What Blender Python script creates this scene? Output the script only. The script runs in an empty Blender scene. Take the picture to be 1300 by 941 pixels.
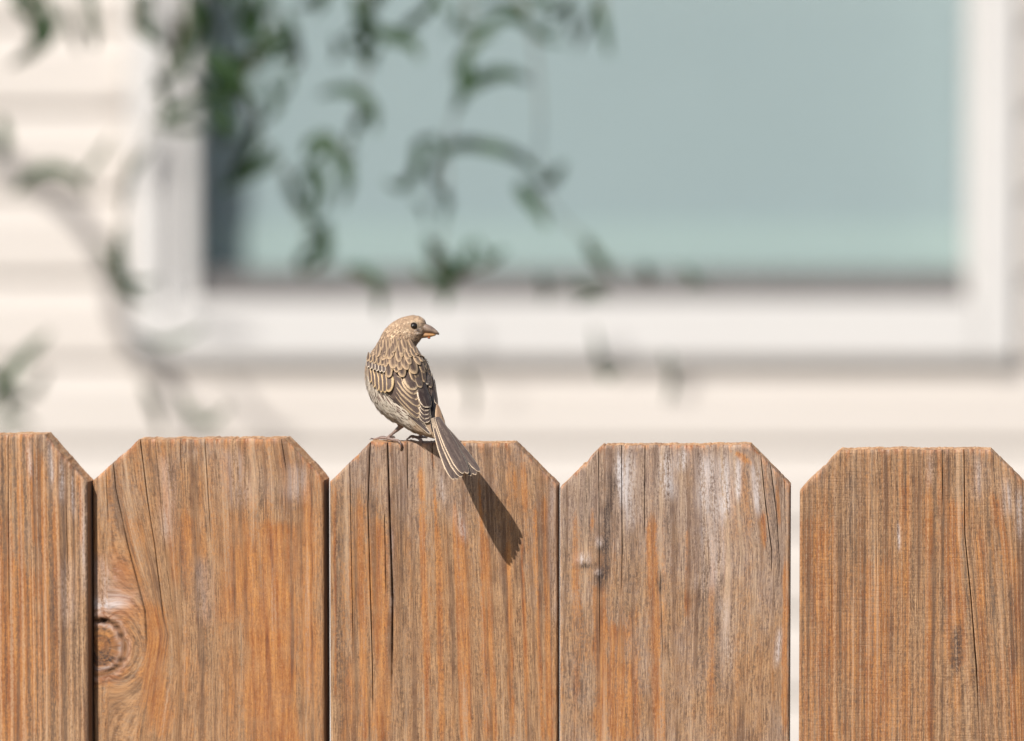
import bpy, bmesh, math, random
import numpy as np
from mathutils import Vector, Matrix
from mathutils.bvhtree import BVHTree

rng = np.random.default_rng(7)
random.seed(7)
scene = bpy.context.scene
col = scene.collection

# ------------------------------------------------------------------ camera
W_PX, H_PX = 1300.0, 941.0
S_FENCE = 0.000473                      # metres per photo pixel at the fence (a 5.5 in picket is 290 px)
DIST = 4.0
SENSOR = 36.0
FOCAL = SENSOR * DIST / (W_PX * S_FENCE)
PITCH = math.radians(5.0)
FENCE_TOP = 1.80
_yc = -(560 - H_PX / 2) / W_PX * SENSOR / FOCAL
CAM = Vector((0, -DIST, FENCE_TOP - DIST * (-math.sin(PITCH) + _yc * math.cos(PITCH)) / (math.cos(PITCH) + _yc * math.sin(PITCH))))
cam_data = bpy.data.cameras.new('camera')
cam = bpy.data.objects.new('camera', cam_data)
col.objects.link(cam)
cam.location = CAM
cam.rotation_euler = (math.radians(90) - PITCH, 0, 0)
cam_data.sensor_width = SENSOR
cam_data.lens = FOCAL
cam_data.clip_start = 0.05
cam_data.clip_end = 3000
cam_data.dof.use_dof = True
cam_data.dof.focus_distance = DIST * 0.9995
cam_data.dof.aperture_fstop = 5.0
scene.camera = cam

# ------------------------------------------------------------------ light
TRAVEL = Vector((0.66, 1.0, -1.13)).normalized()      # the way the sunlight travels
SUN_EL = math.asin(-TRAVEL.z)
SUN_AZ = math.atan2(-TRAVEL.x, -TRAVEL.y)
world = bpy.data.worlds.new('World')
scene.world = world
world.use_nodes = True
wn = world.node_tree
bg = wn.nodes['Background']
sky = wn.nodes.new('ShaderNodeTexSky')
sky.sky_type = 'NISHITA'
sky.sun_disc = False
sky.sun_elevation = SUN_EL
sky.sun_rotation = SUN_AZ
sky.air_density = 1.0
sky.dust_density = 1.5
wn.links.new(sky.outputs[0], bg.inputs[0])
bg.inputs[1].default_value = 0.085
sun_data = bpy.data.lights.new('sun', 'SUN')
sun_data.energy = 4.7
sun_data.angle = math.radians(0.53)
sun_data.color = (1.0, 0.965, 0.92)
sun = bpy.data.objects.new('sun', sun_data)
col.objects.link(sun)
sun.rotation_euler = TRAVEL.to_track_quat('-Z', 'Y').to_euler()
sun.location = (-3, -5, 6)
scene.view_settings.view_transform = 'Standard'
scene.view_settings.look = 'None'
scene.view_settings.exposure = 0.18
scene.view_settings.gamma = 1.0
scene.view_settings.use_curve_mapping = False
scene.render.engine = 'CYCLES'
scene.cycles.use_denoising = True
scene.cycles.max_bounces = 8
scene.cycles.transparent_max_bounces = 12

# ------------------------------------------------------------------ helpers
def ray(px, py):
    xc = (px - W_PX / 2) / W_PX * SENSOR / FOCAL
    yc = -(py - H_PX / 2) / W_PX * SENSOR / FOCAL
    return Vector((xc, math.cos(PITCH) + yc * math.sin(PITCH), -math.sin(PITCH) + yc * math.cos(PITCH)))

def at_y(px, py, y):
    d = ray(px, py)
    return CAM + d * ((y - CAM.y) / d.y)

def on_plane(px, py, p0, n):
    d = ray(px, py)
    return CAM + d * ((p0 - CAM).dot(n) / d.dot(n))

def tag(o, label=None, cat=None, group=None, kind=None):
    if label: o['label'] = label
    if cat: o['category'] = cat
    if group: o['group'] = group
    if kind: o['kind'] = kind
    return o

def empty(name, loc=(0, 0, 0)):
    o = bpy.data.objects.new(name, None)
    o.empty_display_size = 0.05
    o.location = loc
    col.objects.link(o)
    return o

def mesh_obj(name, verts, faces, mat, parent=None, smooth=False, origin=None):
    me = bpy.data.meshes.new(name)
    me.from_pydata([tuple(v) for v in verts], [], faces)
    for m in (mat if isinstance(mat, (list, tuple)) else [mat]):
        me.materials.append(m)
    if smooth:
        me.polygons.foreach_set('use_smooth', [True] * len(me.polygons))
    me.update()
    o = bpy.data.objects.new(name, me)
    col.objects.link(o)
    if parent is not None:
        o.parent = parent
        o.matrix_parent_inverse = Matrix.Translation(-world_loc(parent))
    return o

def world_loc(o):
    v = Vector(o.location)
    p = o.parent
    while p is not None:
        v = v * 1
        p = p.parent
    return v if o.parent is None else Vector((0, 0, 0)) if o.type == 'MESH' else v

def box(name, x0, x1, y0, y1, z0, z1, mat, parent=None, bevel=0.0):
    bm = bmesh.new()
    bmesh.ops.create_cube(bm, size=1.0)
    for v in bm.verts:
        v.co = Vector(((x0 + x1) / 2 + v.co.x * (x1 - x0), (y0 + y1) / 2 + v.co.y * (y1 - y0), (z0 + z1) / 2 + v.co.z * (z1 - z0)))
    if bevel:
        bmesh.ops.bevel(bm, geom=bm.edges[:], offset=bevel, segments=2, affect='EDGES')
    me = bpy.data.meshes.new(name)
    bm.to_mesh(me); bm.free()
    me.materials.append(mat)
    o = bpy.data.objects.new(name, me)
    col.objects.link(o)
    if parent is not None:
        o.parent = parent
        o.matrix_parent_inverse = Matrix.Translation(-world_loc(parent))
    return o

def tube(path, radii, sides=8, cap=True):
    """verts, faces of a round tapering tube along world points"""
    P = [Vector(p) for p in path]
    V, F = [], []
    ref = Vector((0.31, 0.87, 0.37))
    n = len(P)
    for i, p in enumerate(P):
        t = (P[min(i + 1, n - 1)] - P[max(i - 1, 0)]).normalized()
        a = t.cross(ref)
        if a.length < 1e-4: a = t.cross(Vector((1, 0, 0)))
        a.normalize(); b = t.cross(a)
        ref = -a.cross(t) if False else ref
        for k in range(sides):
            an = 2 * math.pi * k / sides
            V.append(p + (a * math.cos(an) + b * math.sin(an)) * radii[i])
    for i in range(n - 1):
        for k in range(sides):
            k2 = (k + 1) % sides
            F.append((i * sides + k, i * sides + k2, (i + 1) * sides + k2, (i + 1) * sides + k))
    if cap:
        F.append(tuple(range(sides - 1, -1, -1)))
        F.append(tuple((n - 1) * sides + k for k in range(sides)))
    return V, F

def catmull(pts, m=6):
    P = [np.array(p, float) for p in pts]
    P = [2 * P[0] - P[1]] + P + [2 * P[-1] - P[-2]]
    out = []
    for i in range(1, len(P) - 2):
        for k in range(m):
            t = k / m
            a, b, c, d = P[i - 1], P[i], P[i + 1], P[i + 2]
            out.append(0.5 * (2 * b + (c - a) * t + (2 * a - 5 * b + 4 * c - d) * t * t + (3 * b - a - 3 * c + d) * t ** 3))
    out.append(P[-2])
    return out

def smoothstep(a, b, x):
    t = np.clip((x - a) / (b - a), 0, 1)
    return t * t * (3 - 2 * t)

_tab = rng.random((256, 256))
def vnoise(x, y):
    x = np.asarray(x, float); y = np.asarray(y, float)
    xi = np.floor(x).astype(int); yi = np.floor(y).astype(int)
    fx = x - xi; fy = y - yi
    fx = fx * fx * (3 - 2 * fx); fy = fy * fy * (3 - 2 * fy)
    g = lambda i, j: _tab[i % 256, j % 256]
    return (g(xi, yi) * (1 - fx) + g(xi + 1, yi) * fx) * (1 - fy) + (g(xi, yi + 1) * (1 - fx) + g(xi + 1, yi + 1) * fx) * fy

# ------------------------------------------------------------------ material helpers
class NT:
    def __init__(self, name):
        self.m = bpy.data.materials.new(name)
        self.m.use_nodes = True
        self.t = self.m.node_tree
        self.b = self.t.nodes['Principled BSDF']
        self.out = self.t.nodes['Material Output']
    def n(self, kind, **kw):
        nd = self.t.nodes.new('ShaderNode' + kind)
        for k, v in kw.items(): setattr(nd, k, v)
        return nd
    def l(self, a, b): self.t.links.new(a, b)
    def put(self, sock, v):
        if isinstance(v, bpy.types.NodeSocket): self.l(v, sock)
        else: sock.default_value = v
    def attr(self, name, out='Fac'):
        a = self.n('Attribute'); a.attribute_name = name
        return a.outputs[out]
    def math(self, op, a, b=None, clamp=False):
        nd = self.n('Math', operation=op, use_clamp=clamp)
        self.put(nd.inputs[0], a)
        if b is not None: self.put(nd.inputs[1], b)
        return nd.outputs[0]
    def vscale(self, v, s, off=(0, 0, 0)):
        nd = self.n('Mapping')
        self.put(nd.inputs['Vector'], v)
        nd.inputs['Scale'].default_value = s
        nd.inputs['Location'].default_value = off
        return nd.outputs[0]
    def noise(self, v, scale=1.0, detail=3.0, rough=0.55, dist=0.0, out='Fac'):
        nd = self.n('TexNoise')
        self.put(nd.inputs['Vector'], v)
        nd.inputs['Scale'].default_value = scale
        nd.inputs['Detail'].default_value = detail
        nd.inputs['Roughness'].default_value = rough
        nd.inputs['Distortion'].default_value = dist
        return nd.outputs[0 if out == 'Fac' else 1]
    def step(self, x, a, b, lo=0.0, hi=1.0):
        nd = self.n('MapRange', interpolation_type='SMOOTHSTEP')
        self.put(nd.inputs[0], x)
        nd.inputs[1].default_value = a; nd.inputs[2].default_value = b
        nd.inputs[3].default_value = lo; nd.inputs[4].default_value = hi
        return nd.outputs[0]
    def mix(self, f, a, b, mode='MIX'):
        nd = self.n('Mix', data_type='RGBA', blend_type=mode)
        self.put(nd.inputs[0], f)
        for s, v in ((nd.inputs[6], a), (nd.inputs[7], b)):
            if isinstance(v, tuple): v = (v + (1,))[:4]
            self.put(s, v)
        return nd.outputs[2]
    def bump(self, h, dist, strength=1.0, nrm=None):
        nd = self.n('Bump')
        nd.inputs['Strength'].default_value = strength
        nd.inputs['Distance'].default_value = dist
        self.put(nd.inputs['Height'], h)
        if nrm is not None: self.l(nrm, nd.inputs['Normal'])
        return nd.outputs[0]
    def coord(self, which='Object'):
        return self.n('TexCoord').outputs[which]
    def base(self, c, rough=0.6, spec=0.3):
        if isinstance(c, tuple): c = (c + (1,))[:4]
        self.put(self.b.inputs['Base Color'], c)
        self.put(self.b.inputs['Roughness'], rough)
        self.b.inputs['Specular IOR Level'].default_value = spec
        return self.m

def plain(name, c, c2=None, scale=20, rough=0.6, spec=0.3, bump=0.0, detail=4):
    t = NT(name)
    co = t.coord()
    f = t.noise(co, scale, detail)
    t.base(t.mix(t.step(f, 0.3, 0.7), c, c2 or tuple(x * 0.88 for x in c)), rough, spec)
    if bump: t.l(t.bump(f, bump), t.b.inputs['Normal'])
    return t.m

# weathered cedar, driven by the grain coordinate and stain masks of each picket
def cedar_material():
    t = NT('weathered_cedar')
    g = t.attr('grain', 'Vector')
    orange, pale, dark, crack, ridge, saw, warm = (t.attr(a) for a in ('orange', 'pale', 'dark', 'crack', 'ridge', 'saw', 'warm'))
    fib = t.noise(t.vscale(g, (1500, 70, 3)), 1, 5, 0.7)
    mid = t.noise(t.vscale(g, (330, 16, 3)), 1, 5, 0.68)
    band = t.noise(t.vscale(g, (130, 5, 5)), 1, 4, 0.65)
    patch = t.noise(t.vscale(g, (30, 16, 5)), 1, 6, 0.68)
    speck = t.noise(t.vscale(g, (2200, 950, 3)), 1, 3, 0.8)
    grit = t.noise(t.vscale(g, (900, 420, 3)), 1, 4, 0.75)
    blot = t.noise(t.vscale(g, (75, 60, 7)), 1, 5, 0.7)
    sawn = t.noise(t.vscale(g, (60, 950, 3)), 1, 4, 0.7)
    gr = t.math('SUBTRACT', grit, 0.5)
    # grey weathered skin
    fg = t.math('ADD', fib, t.math('MULTIPLY', gr, 0.55))
    grey = t.mix(t.step(fg, 0.36, 0.64), (0.120, 0.073, 0.055), (0.475, 0.345, 0.255))
    grey = t.mix(t.step(mid, 0.35, 0.65, 0, 0.5), grey, (0.33, 0.23, 0.18))
    brown = t.mix(t.step(fg, 0.34, 0.66), (0.105, 0.050, 0.026), (0.54, 0.315, 0.160))
    brown = t.mix(t.step(mid, 0.35, 0.65, 0, 0.5), brown, (0.30, 0.15, 0.068))
    grey = t.mix(t.step(t.math('ADD', t.math('ADD', warm, t.math('MULTIPLY', t.math('SUBTRACT', patch, 0.5), 1.6)), t.math('MULTIPLY', gr, 0.6)), 0.25, 0.80), grey, brown)
    # the younger, orange wood between the ridges
    org = t.mix(t.step(t.math('ADD', mid, t.math('MULTIPLY', gr, 0.4)), 0.3, 0.7), (0.265, 0.070, 0.015), (0.59, 0.262, 0.078))
    org = t.mix(t.step(fg, 0.3, 0.62, 0.6, 0.0), org, (0.20, 0.078, 0.033))
    f = t.math('ADD', t.math('MULTIPLY', band, 0.5), t.math('MULTIPLY', patch, 0.5))
    f = t.math('ADD', f, t.math('MULTIPLY', t.math('SUBTRACT', ridge, 0.5), 0.22))
    f = t.math('ADD', f, t.math('MULTIPLY', t.math('SUBTRACT', orange, 0.42), 0.46))
    f = t.math('ADD', f, t.math('MULTIPLY', gr, 0.50))
    f = t.math('ADD', f, t.math('MULTIPLY', t.math('SUBTRACT', mid, 0.5), 0.35))
    fm = t.step(f, 0.44, 0.76)
    c = t.mix(t.math('MULTIPLY', fm, 0.9), grey, org)
    streak = t.noise(t.vscale(g, (190, 5, 11), (3.1, 0.7, 0)), 1, 4, 0.6)
    sk = t.math('ADD', streak, t.math('MULTIPLY', gr, 0.35))
    c = t.mix(t.step(sk, 0.52, 0.66, 0, 0.72), c, (0.115, 0.056, 0.033))
    c = t.mix(t.step(sk, 0.45, 0.30, 0, 0.45), c, (0.66, 0.46, 0.30))
    # tan wash over everything
    c = t.mix(t.step(blot, 0.35, 0.75, 0.0, 0.32), c, (0.42, 0.265, 0.15))
    # bleached fibres
    pm = t.math('MULTIPLY', pale, t.step(t.math('ADD', mid, t.math('MULTIPLY', gr, 0.9)), 0.3, 0.66), clamp=True)
    c = t.mix(pm, c, (0.66, 0.61, 0.60))
    dm = t.math('MULTIPLY', dark, t.step(t.math('ADD', fib, t.math('MULTIPLY', gr, 0.8)), 0.25, 0.7, 1.15, 0.4), clamp=True)
    c = t.mix(dm, c, (0.058, 0.040, 0.034))
    # specks of grime and bright worn flecks
    c = t.mix(t.step(speck, 0.55, 0.70, 0, 0.55), c, (0.07, 0.047, 0.038))
    c = t.mix(t.step(speck, 0.44, 0.28, 0, 0.40), c, (0.55, 0.44, 0.36))
    c = t.mix(t.step(mid, 0.42, 0.30, 0, 0.45), c, (0.085, 0.052, 0.038))
    rl = t.math('ADD', ridge, t.math('MULTIPLY', gr, 0.9))
    c = t.mix(t.step(rl, 0.30, 0.05, 0, 0.55), c, (0.10, 0.062, 0.046))
    c = t.mix(t.step(rl, 0.72, 1.0, 0, 0.42), c, (0.60, 0.41, 0.265))
    sm = t.math('MULTIPLY', saw, t.step(t.math('ADD', sawn, t.math('MULTIPLY', gr, 0.5)), 0.46, 0.66))
    c = t.mix(t.math('MULTIPLY', sm, 0.5), c, (0.11, 0.07, 0.05))
    c = t.mix(t.math('MULTIPLY', crack, 0.9), c, (0.040, 0.024, 0.017))
    t.base(c, t.step(fib, 0.3, 0.7, 0.62, 0.8), 0.25)
    h = t.math('ADD', t.math('MULTIPLY', fib, 0.5), t.math('MULTIPLY', mid, 0.9))
    h = t.math('ADD', h, t.math('MULTIPLY', speck, 0.35))
    h = t.math('SUBTRACT', h, t.math('MULTIPLY', sm, 0.5))
    t.l(t.bump(h, 0.0006, 1.0), t.b.inputs['Normal'])
    return t.m

def cedar_end_material():
    t = NT('cedar_end_grain')
    co = t.coord('Object')
    a = t.noise(t.vscale(co, (420, 90, 420)), 1, 4, 0.65)
    b = t.noise(t.vscale(co, (90, 60, 90)), 1, 3)
    c = t.mix(t.step(a, 0.3, 0.7), (0.42, 0.20, 0.085), (0.70, 0.44, 0.25))
    c = t.mix(t.step(b, 0.45, 0.7, 0, 0.55), c, (0.22, 0.15, 0.115))
    t.base(c, 0.75, 0.2)
    t.l(t.bump(a, 0.0006), t.b.inputs['Normal'])
    return t.m

def cedar_rough_material():
    t = NT('cedar_rough_sawn')
    co = t.coord('Object')
    a = t.noise(t.vscale(co, (300, 300, 7)), 1, 4, 0.65)
    b = t.noise(t.vscale(co, (30, 30, 4)), 1, 3)
    c = t.mix(t.step(a, 0.3, 0.7), (0.14, 0.075, 0.042), (0.36, 0.20, 0.11))
    c = t.mix(t.step(b, 0.45, 0.7, 0, 0.5), c, (0.22, 0.17, 0.14))
    t.base(c, 0.8, 0.2)
    t.l(t.bump(a, 0.0006), t.b.inputs['Normal'])
    return t.m

M_CEDAR, M_END, M_ROUGH = cedar_material(), cedar_end_material(), cedar_rough_material()

# ------------------------------------------------------------------ ground
t = NT('warm_bounce_ground')
co = t.coord()
a = t.noise(co, 3, 6, 0.7); b = t.noise(co, 90, 4, 0.7)
c = t.mix(t.step(a, 0.35, 0.65), (0.25, 0.195, 0.125), (0.33, 0.26, 0.17))
c = t.mix(t.step(b, 0.35, 0.7), c, (0.17, 0.135, 0.08))
M_GROUND = t.base(c, 0.9, 0.1)  # tan chosen so the unseen ground bounces warm light into shadows
t.l(t.bump(b, 0.02), t.b.inputs['Normal'])
N = 40
gx = np.linspace(-1, 1, N + 1); gx = np.sign(gx) * np.abs(gx) ** 3 * 900
V = [(x, y, -0.02 + 0.02 * math.sin(x * 1.3) * math.sin(y * 1.1) if abs(x) < 30 and abs(y) < 30 else -0.02) for y in gx for x in gx]
F = [(j * (N + 1) + i, j * (N + 1) + i + 1, (j + 1) * (N + 1) + i + 1, (j + 1) * (N + 1) + i) for j in range(N) for i in range(N)]
ground = tag(mesh_obj('ground', V, F, M_GROUND, smooth=True), 'unseen ground, coloured tan for warm bounce light, under the fence and the house', 'ground', kind='structure')

# ------------------------------------------------------------------ house
YW = 3.96                                  # face of the wall
house = tag(empty('house', (0, YW, 0)), 'cream lap-sided house wall with a large white-framed window behind the fence', 'house')
def vinyl(name, c, c2):
    t = NT(name)
    co = t.coord()
    a = t.noise(t.vscale(co, (3, 3, 60)), 1, 4, 0.6)
    b = t.noise(t.vscale(co, (1.2, 1.2, 2.5)), 1, 4, 0.6)
    t.base(t.mix(t.step(t.math('ADD', t.math('MULTIPLY', a, 0.4), t.math('MULTIPLY', b, 0.6)), 0.35, 0.65), c, c2), 0.5, 0.35)
    t.l(t.bump(a, 0.0008, 0.5), t.b.inputs['Normal'])
    return t.m
M_SIDING = vinyl('cream_vinyl_siding', (0.675, 0.620, 0.565), (0.64, 0.585, 0.53))
M_FRAME = vinyl('white_vinyl_frame', (0.675, 0.655, 0.63), (0.65, 0.63, 0.605))
M_TRACK = plain('grey_sill_track', (0.17, 0.16, 0.155), (0.14, 0.13, 0.125), 40, 0.5)
M_SHEATH = plain('sheathing_board', (0.36, 0.27, 0.17), None, 12, 0.85)
M_CONCRETE = plain('concrete_footing', (0.38, 0.36, 0.33), (0.28, 0.27, 0.25), 9, 0.85, bump=0.003)
M_SHADE = plain('blue_grey_window_shade', (0.415, 0.470, 0.495), (0.405, 0.460, 0.485), 6, 0.8, 0.1)
M_RAIL = plain('pale_green_shade_rail', (0.465, 0.535, 0.53), (0.455, 0.525, 0.52), 6, 0.7, 0.2)
M_SHINGLE = plain('grey_roof_shingle', (0.13, 0.12, 0.115), (0.08, 0.075, 0.07), 25, 0.9, bump=0.004)
t = NT('window_glass')
lw = t.n('LayerWeight'); lw.inputs[0].default_value = 0.5
fr = t.math('ADD', t.math('MULTIPLY', t.math('POWER', lw.outputs['Facing'], 5.0), 0.9), 0.045)
tr = t.n('BsdfTransparent'); tr.inputs[0].default_value = (0.945, 0.97, 0.962, 1)
gl = t.n('BsdfGlossy'); gl.inputs['Roughness'].default_value = 0.01
mx = t.n('MixShader')
t.l(fr, mx.inputs[0]); t.l(tr.outputs[0], mx.inputs[1]); t.l(gl.outputs[0], mx.inputs[2])
t.l(mx.outputs[0], t.out.inputs[0])
M_GLASS = t.m

def wx(px): return at_y(px, 300, YW).x
def wz(py): return at_y(650, py, YW).z
XL, XR, ZB = wx(165), wx(1290), wz(457)
ZT = ZB + 1.32
H_CO = abs(wz(350) - wz(457))
z_first = wz(457)
while z_first - H_CO > 0.32: z_first -= H_CO
wall = box('wall', -4.6, XL - 0.0, YW + 0.016, YW + 0.12, 0.30, 3.06, M_SHEATH, house)
box('sheathing', XR, 4.6, YW + 0.016, YW + 0.12, 0.30, 3.06, M_SHEATH, wall)
box('sheathing', XL, XR, YW + 0.018, YW + 0.118, 0.302, ZB, M_SHEATH, wall)
box('sheathing', XL, XR, YW + 0.018, YW + 0.118, ZT, 3.058, M_SHEATH, wall)
box('foundation', -4.58, 4.58, YW + 0.02, YW + 0.3, -0.2, 0.31, M_CONCRETE, house)
def siding(x0, x1, z0):
    prof = [(z0 + 0.001, 0.012), (z0, 0.0035), (z0 + 0.003, 0.0025), (z0 + 0.066, 0.0055), (z0 + 0.074, 0.0068), (z0 + 0.084, 0.0095), (z0 + 0.094, 0.011), (z0 + H_CO + 0.004, 0.0115)]
    V = [(x, YW + y, z) for x in (x0, x1) for z, y in prof]
    n = len(prof)
    F = [(i, i + n, i + n + 1, i + 1) for i in range(n - 1)]
    F += [tuple(range(n)), tuple(range(2 * n - 1, n - 1, -1))]
    mesh_obj('siding_board', V, F, M_SIDING, wall)
z = z_first
while z < 3.0:
    if z + H_CO > ZB + 0.002 and z < ZT - 0.002:
        siding(-4.6, XL - 0.003, z); siding(XR + 0.003, 4.6, z)
    else:
        siding(-4.6, 4.6, z)
    z += H_CO
box('soffit', -4.8, 4.8, YW - 0.30, YW + 0.12, 3.07, 3.10, M_FRAME, house)
V = [(x, y, z) for x in (-4.9, 4.9) for y, z in ((YW - 0.36, 3.10), (YW - 0.36, 3.15), (YW + 3.2, 4.55), (YW + 3.2, 4.45))]
mesh_obj('roof', V, [(0, 1, 2, 3), (7, 6, 5, 4), (0, 4, 5, 1), (1, 5, 6, 2), (2, 6, 7, 3), (3, 7, 4, 0)], M_SHINGLE, house)

# window: outer casing, sash, glass, shade behind it
xs0, xs1 = wx(211), wx(1243)
xg0, xg1 = wx(248), wx(1229)
zc0, zg0 = wz(383), wz(348)
window = box('window', XL, xs0, YW - 0.014, YW + 0.11, ZB, ZT, M_FRAME, house, 0.003)
box('casing', xs1, XR, YW - 0.014, YW + 0.11, ZB, ZT, M_FRAME, window, 0.003)
box('casing', xs0 + 0.001, xs1 - 0.001, YW - 0.0125, YW + 0.109, ZB, zc0, M_FRAME, window, 0.003)
box('casing', xs0 + 0.001, xs1 - 0.001, YW - 0.0125, YW + 0.109, ZT - 0.05, ZT, M_FRAME, window, 0.003)
box('sash_stile', xs0 + 0.001, xg0, YW + 0.006, YW + 0.085, zc0 + 0.001, ZT - 0.051, M_FRAME, window, 0.002)
box('sash_stile', xg1, xs1 - 0.001, YW + 0.0, YW + 0.085, zc0 + 0.001, ZT - 0.051, M_FRAME, window, 0.002)
box('sash_rail', xg0 + 0.001, xg1 - 0.001, YW + 0.020, YW + 0.084, zc0 + 0.001, zg0, M_TRACK, window, 0.002)
box('sash_rail', xg0 + 0.001, xg1 - 0.001, YW + 0.020, YW + 0.084, ZT - 0.09, ZT - 0.051, M_FRAME, window, 0.002)
box('pane', xg0 - 0.004, xg1 + 0.004, YW + 0.064, YW + 0.068, zg0 - 0.004, ZT - 0.086, M_GLASS, window)
zr = wz(288)
box('shade', xg0 - 0.03, xg1 + 0.03, YW + 0.100, YW + 0.104, zr, ZT - 0.02, M_SHADE, window)
box('shade_rail', xg0 - 0.03, xg1 + 0.03, YW + 0.094, YW + 0.108, zg0 - 0.03, zr - 0.001, M_RAIL, window, 0.004)
box('light_block', XL + 0.01, XR - 0.01, YW + 0.14, YW + 0.16, ZB, ZT, M_SHEATH, window)  # unseen panel added close behind the shade to stop light coming through

# ------------------------------------------------------------------ willow in front of the wall
t = NT('willow_leaf')
u = t.attr('leaf_u')
co = t.coord()
a = t.noise(co, 60, 3)
c = t.mix(t.step(a, 0.3, 0.7), (0.020, 0.050, 0.018), (0.042, 0.080, 0.028))
c = t.mix(t.step(u, 0.16, 0.0, 0, 0.5), c, (0.09, 0.11, 0.04))
t.base(c, 0.5, 0.25)
tl = t.n('BsdfTranslucent'); t.put(tl.inputs[0], t.mix(1.0, c, (1.3, 1.5, 0.7), 'MULTIPLY'))
ms = t.n('MixShader'); ms.inputs[0].default_value = 0.15
t.l(t.b.outputs[0], ms.inputs[1]); t.l(tl.outputs[0], ms.inputs[2]); t.l(ms.outputs[0], t.out.inputs[0])
M_LEAF = t.m
M_BARK = plain('olive_willow_bark', (0.17, 0.125, 0.07), (0.10, 0.075, 0.045), 60, 0.8, bump=0.002)

LOFF = 1.95                               # the crown hangs this far in front of the wall
TX, TY = -1.45, YW - LOFF + 0.1
tree = tag(empty('willow_tree', (TX, TY, 0)), 'curly willow with twisted hanging leaves in front of the window', 'tree')
path = [(TX, TY, -0.1), (TX + 0.03, TY, 0.6), (TX - 0.03, TY + 0.04, 1.3), (TX + 0.05, TY, 2.0), (TX + 0.16, TY - 0.03, 2.6), (TX + 0.3, TY - 0.06, 3.1)]
P = catmull(path, 5)
R = list(np.linspace(0.085, 0.03, len(P)) * (1 + 0.08 * np.sin(np.arange(len(P)) * 1.7)))
V, F = tube(P, R, 12)
trunk = mesh_obj('trunk', V, F, M_BARK, tree, True)
def twig(pts, r0, r1, name='branch'):
    P = catmull(pts, 5)
    V, F = tube(P, list(np.linspace(r0, r1, len(P))), 7)
    return mesh_obj(name, V, F, M_BARK, tree, True)
def wp(px, py, off): return tuple(at_y(px, py, YW - off))
top = Vector((TX + 0.3, TY - 0.06, 3.0))
LIMB = [tuple(top), (TX + 0.6, YW - LOFF, 3.02), (-0.45, YW - LOFF, 2.92), (-0.1, YW - LOFF, 2.93), (0.15, YW - LOFF, 2.85)]
twig(LIMB, 0.022, 0.010)
# a bough that reaches towards the wall; its shadow winds down the siding
bough = [(-520, -60), (-300, 60), (-120, 160), (-50, 205), (0, 238), (45, 285), (72, 335), (84, 400), (112, 452), (160, 502), (192, 555)]
twig([(TX + 0.05, TY, 2.05), (TX + 0.1, TY + 0.7, 2.45)] + [wp(x - 351, y - 601, 0.5) for x, y in bough], 0.012, 0.0085)
def hang(pts, off, x_top, r=0.0013):
    x_top *= 0.68; off += LOFF - 0.2
    w = [(x_top, YW - LOFF, 2.93), ((x_top + wp(*pts[0], off)[0]) / 2 + 0.03, YW - off - 0.02, 2.5)]
    w += [tuple(np.array(wp(p[0], p[1], off)) + np.array((0.004 * math.sin(i * 2.1), 0.01 * math.cos(i * 1.9), 0))) for i, p in enumerate(pts)]
    twig(w, r * 1.3, r * 0.5, 'twig')
hang([(40, -120), (48, -30), (55, 25)], 0.20, -0.62)
hang([(112, -150), (118, -40), (119, 20)], 0.24, -0.60)
hang([(225, -160), (232, 0), (222, 80), (190, 160), (160, 230), (152, 330)], 0.16, -0.45)
hang([(335, -160), (342, 20), (322, 90), (318, 150), (352, 215), (380, 262), (400, 320)], 0.20, -0.32)
hang([(452, -160), (460, 20), (466, 110), (440, 190), (436, 240)], 0.26, -0.20)
hang([(585, -160), (592, 30), (588, 110), (568, 190), (562, 260), (560, 340), (565, 380)], 0.24, -0.06)
hang([(735, -160), (762, 0), (768, 40)], 0.30, 0.10)
hang([(640, -120), (668, 30), (690, 130), (690, 240), (745, 310), (800, 345)], 0.20, 0.02)

leaf_i = 0
def leaf(pts, w=15, off=0.22, tw=0.5):
    """a narrow curled willow leaf along photo points, at `off` metres in front of the wall"""
    global leaf_i
    leaf_i += 1
    r = random.Random(leaf_i)
    if off < 0.45: off = LOFF + (off - 0.2) * 2.2
    base = [np.array(wp(p[0], p[1], off)) for p in pts]
    n0 = len(base)
    sw = r.uniform(-0.035, 0.035)
    for i, b in enumerate(base):
        s = i / max(1, n0 - 1)
        b[1] += sw * (s - 0.5) + 0.010 * math.sin(3.0 * s + 1.3 * leaf_i)
    P = [Vector(p) for p in catmull(base, 5)]
    n = len(P)
    mm = w * 1.12 * S_FENCE * (YW - off + DIST) / DIST / 2
    V, F, U = [], [], []
    for i, p in enumerate(P):
        s = i / (n - 1)
        tg = (P[min(n - 1, i + 1)] - P[max(0, i - 1)]).normalized()
        side = tg.cross(Vector((0, -1, 0))).normalized()
        nrm = side.cross(tg).normalized()
        an = tw * math.sin(2.6 * s + r.uniform(-0.2, 0.2))
        sd = side * math.cos(an) + nrm * math.sin(an)
        nn = sd.cross(tg).normalized()
        ww = mm * (math.sin(math.pi * min(1, 0.06 + s * 0.94)) ** 0.75 + 0.03)
        for k in (-1, -0.5, 0, 0.5, 1):
            V.append(p + sd * (ww * k) + nn * (abs(k) * ww * 0.35)); U.append(abs(k))
        if i:
            for k in range(4):
                q = i * 5 + k
                F.append((q - 5, q - 4, q + 1, q))
    o = mesh_obj('leaf', V, F, M_LEAF, tree, True)
    at = o.data.attributes.new('leaf_u', 'FLOAT', 'POINT')
    at.data.foreach_set('value', U)
    return o
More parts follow.
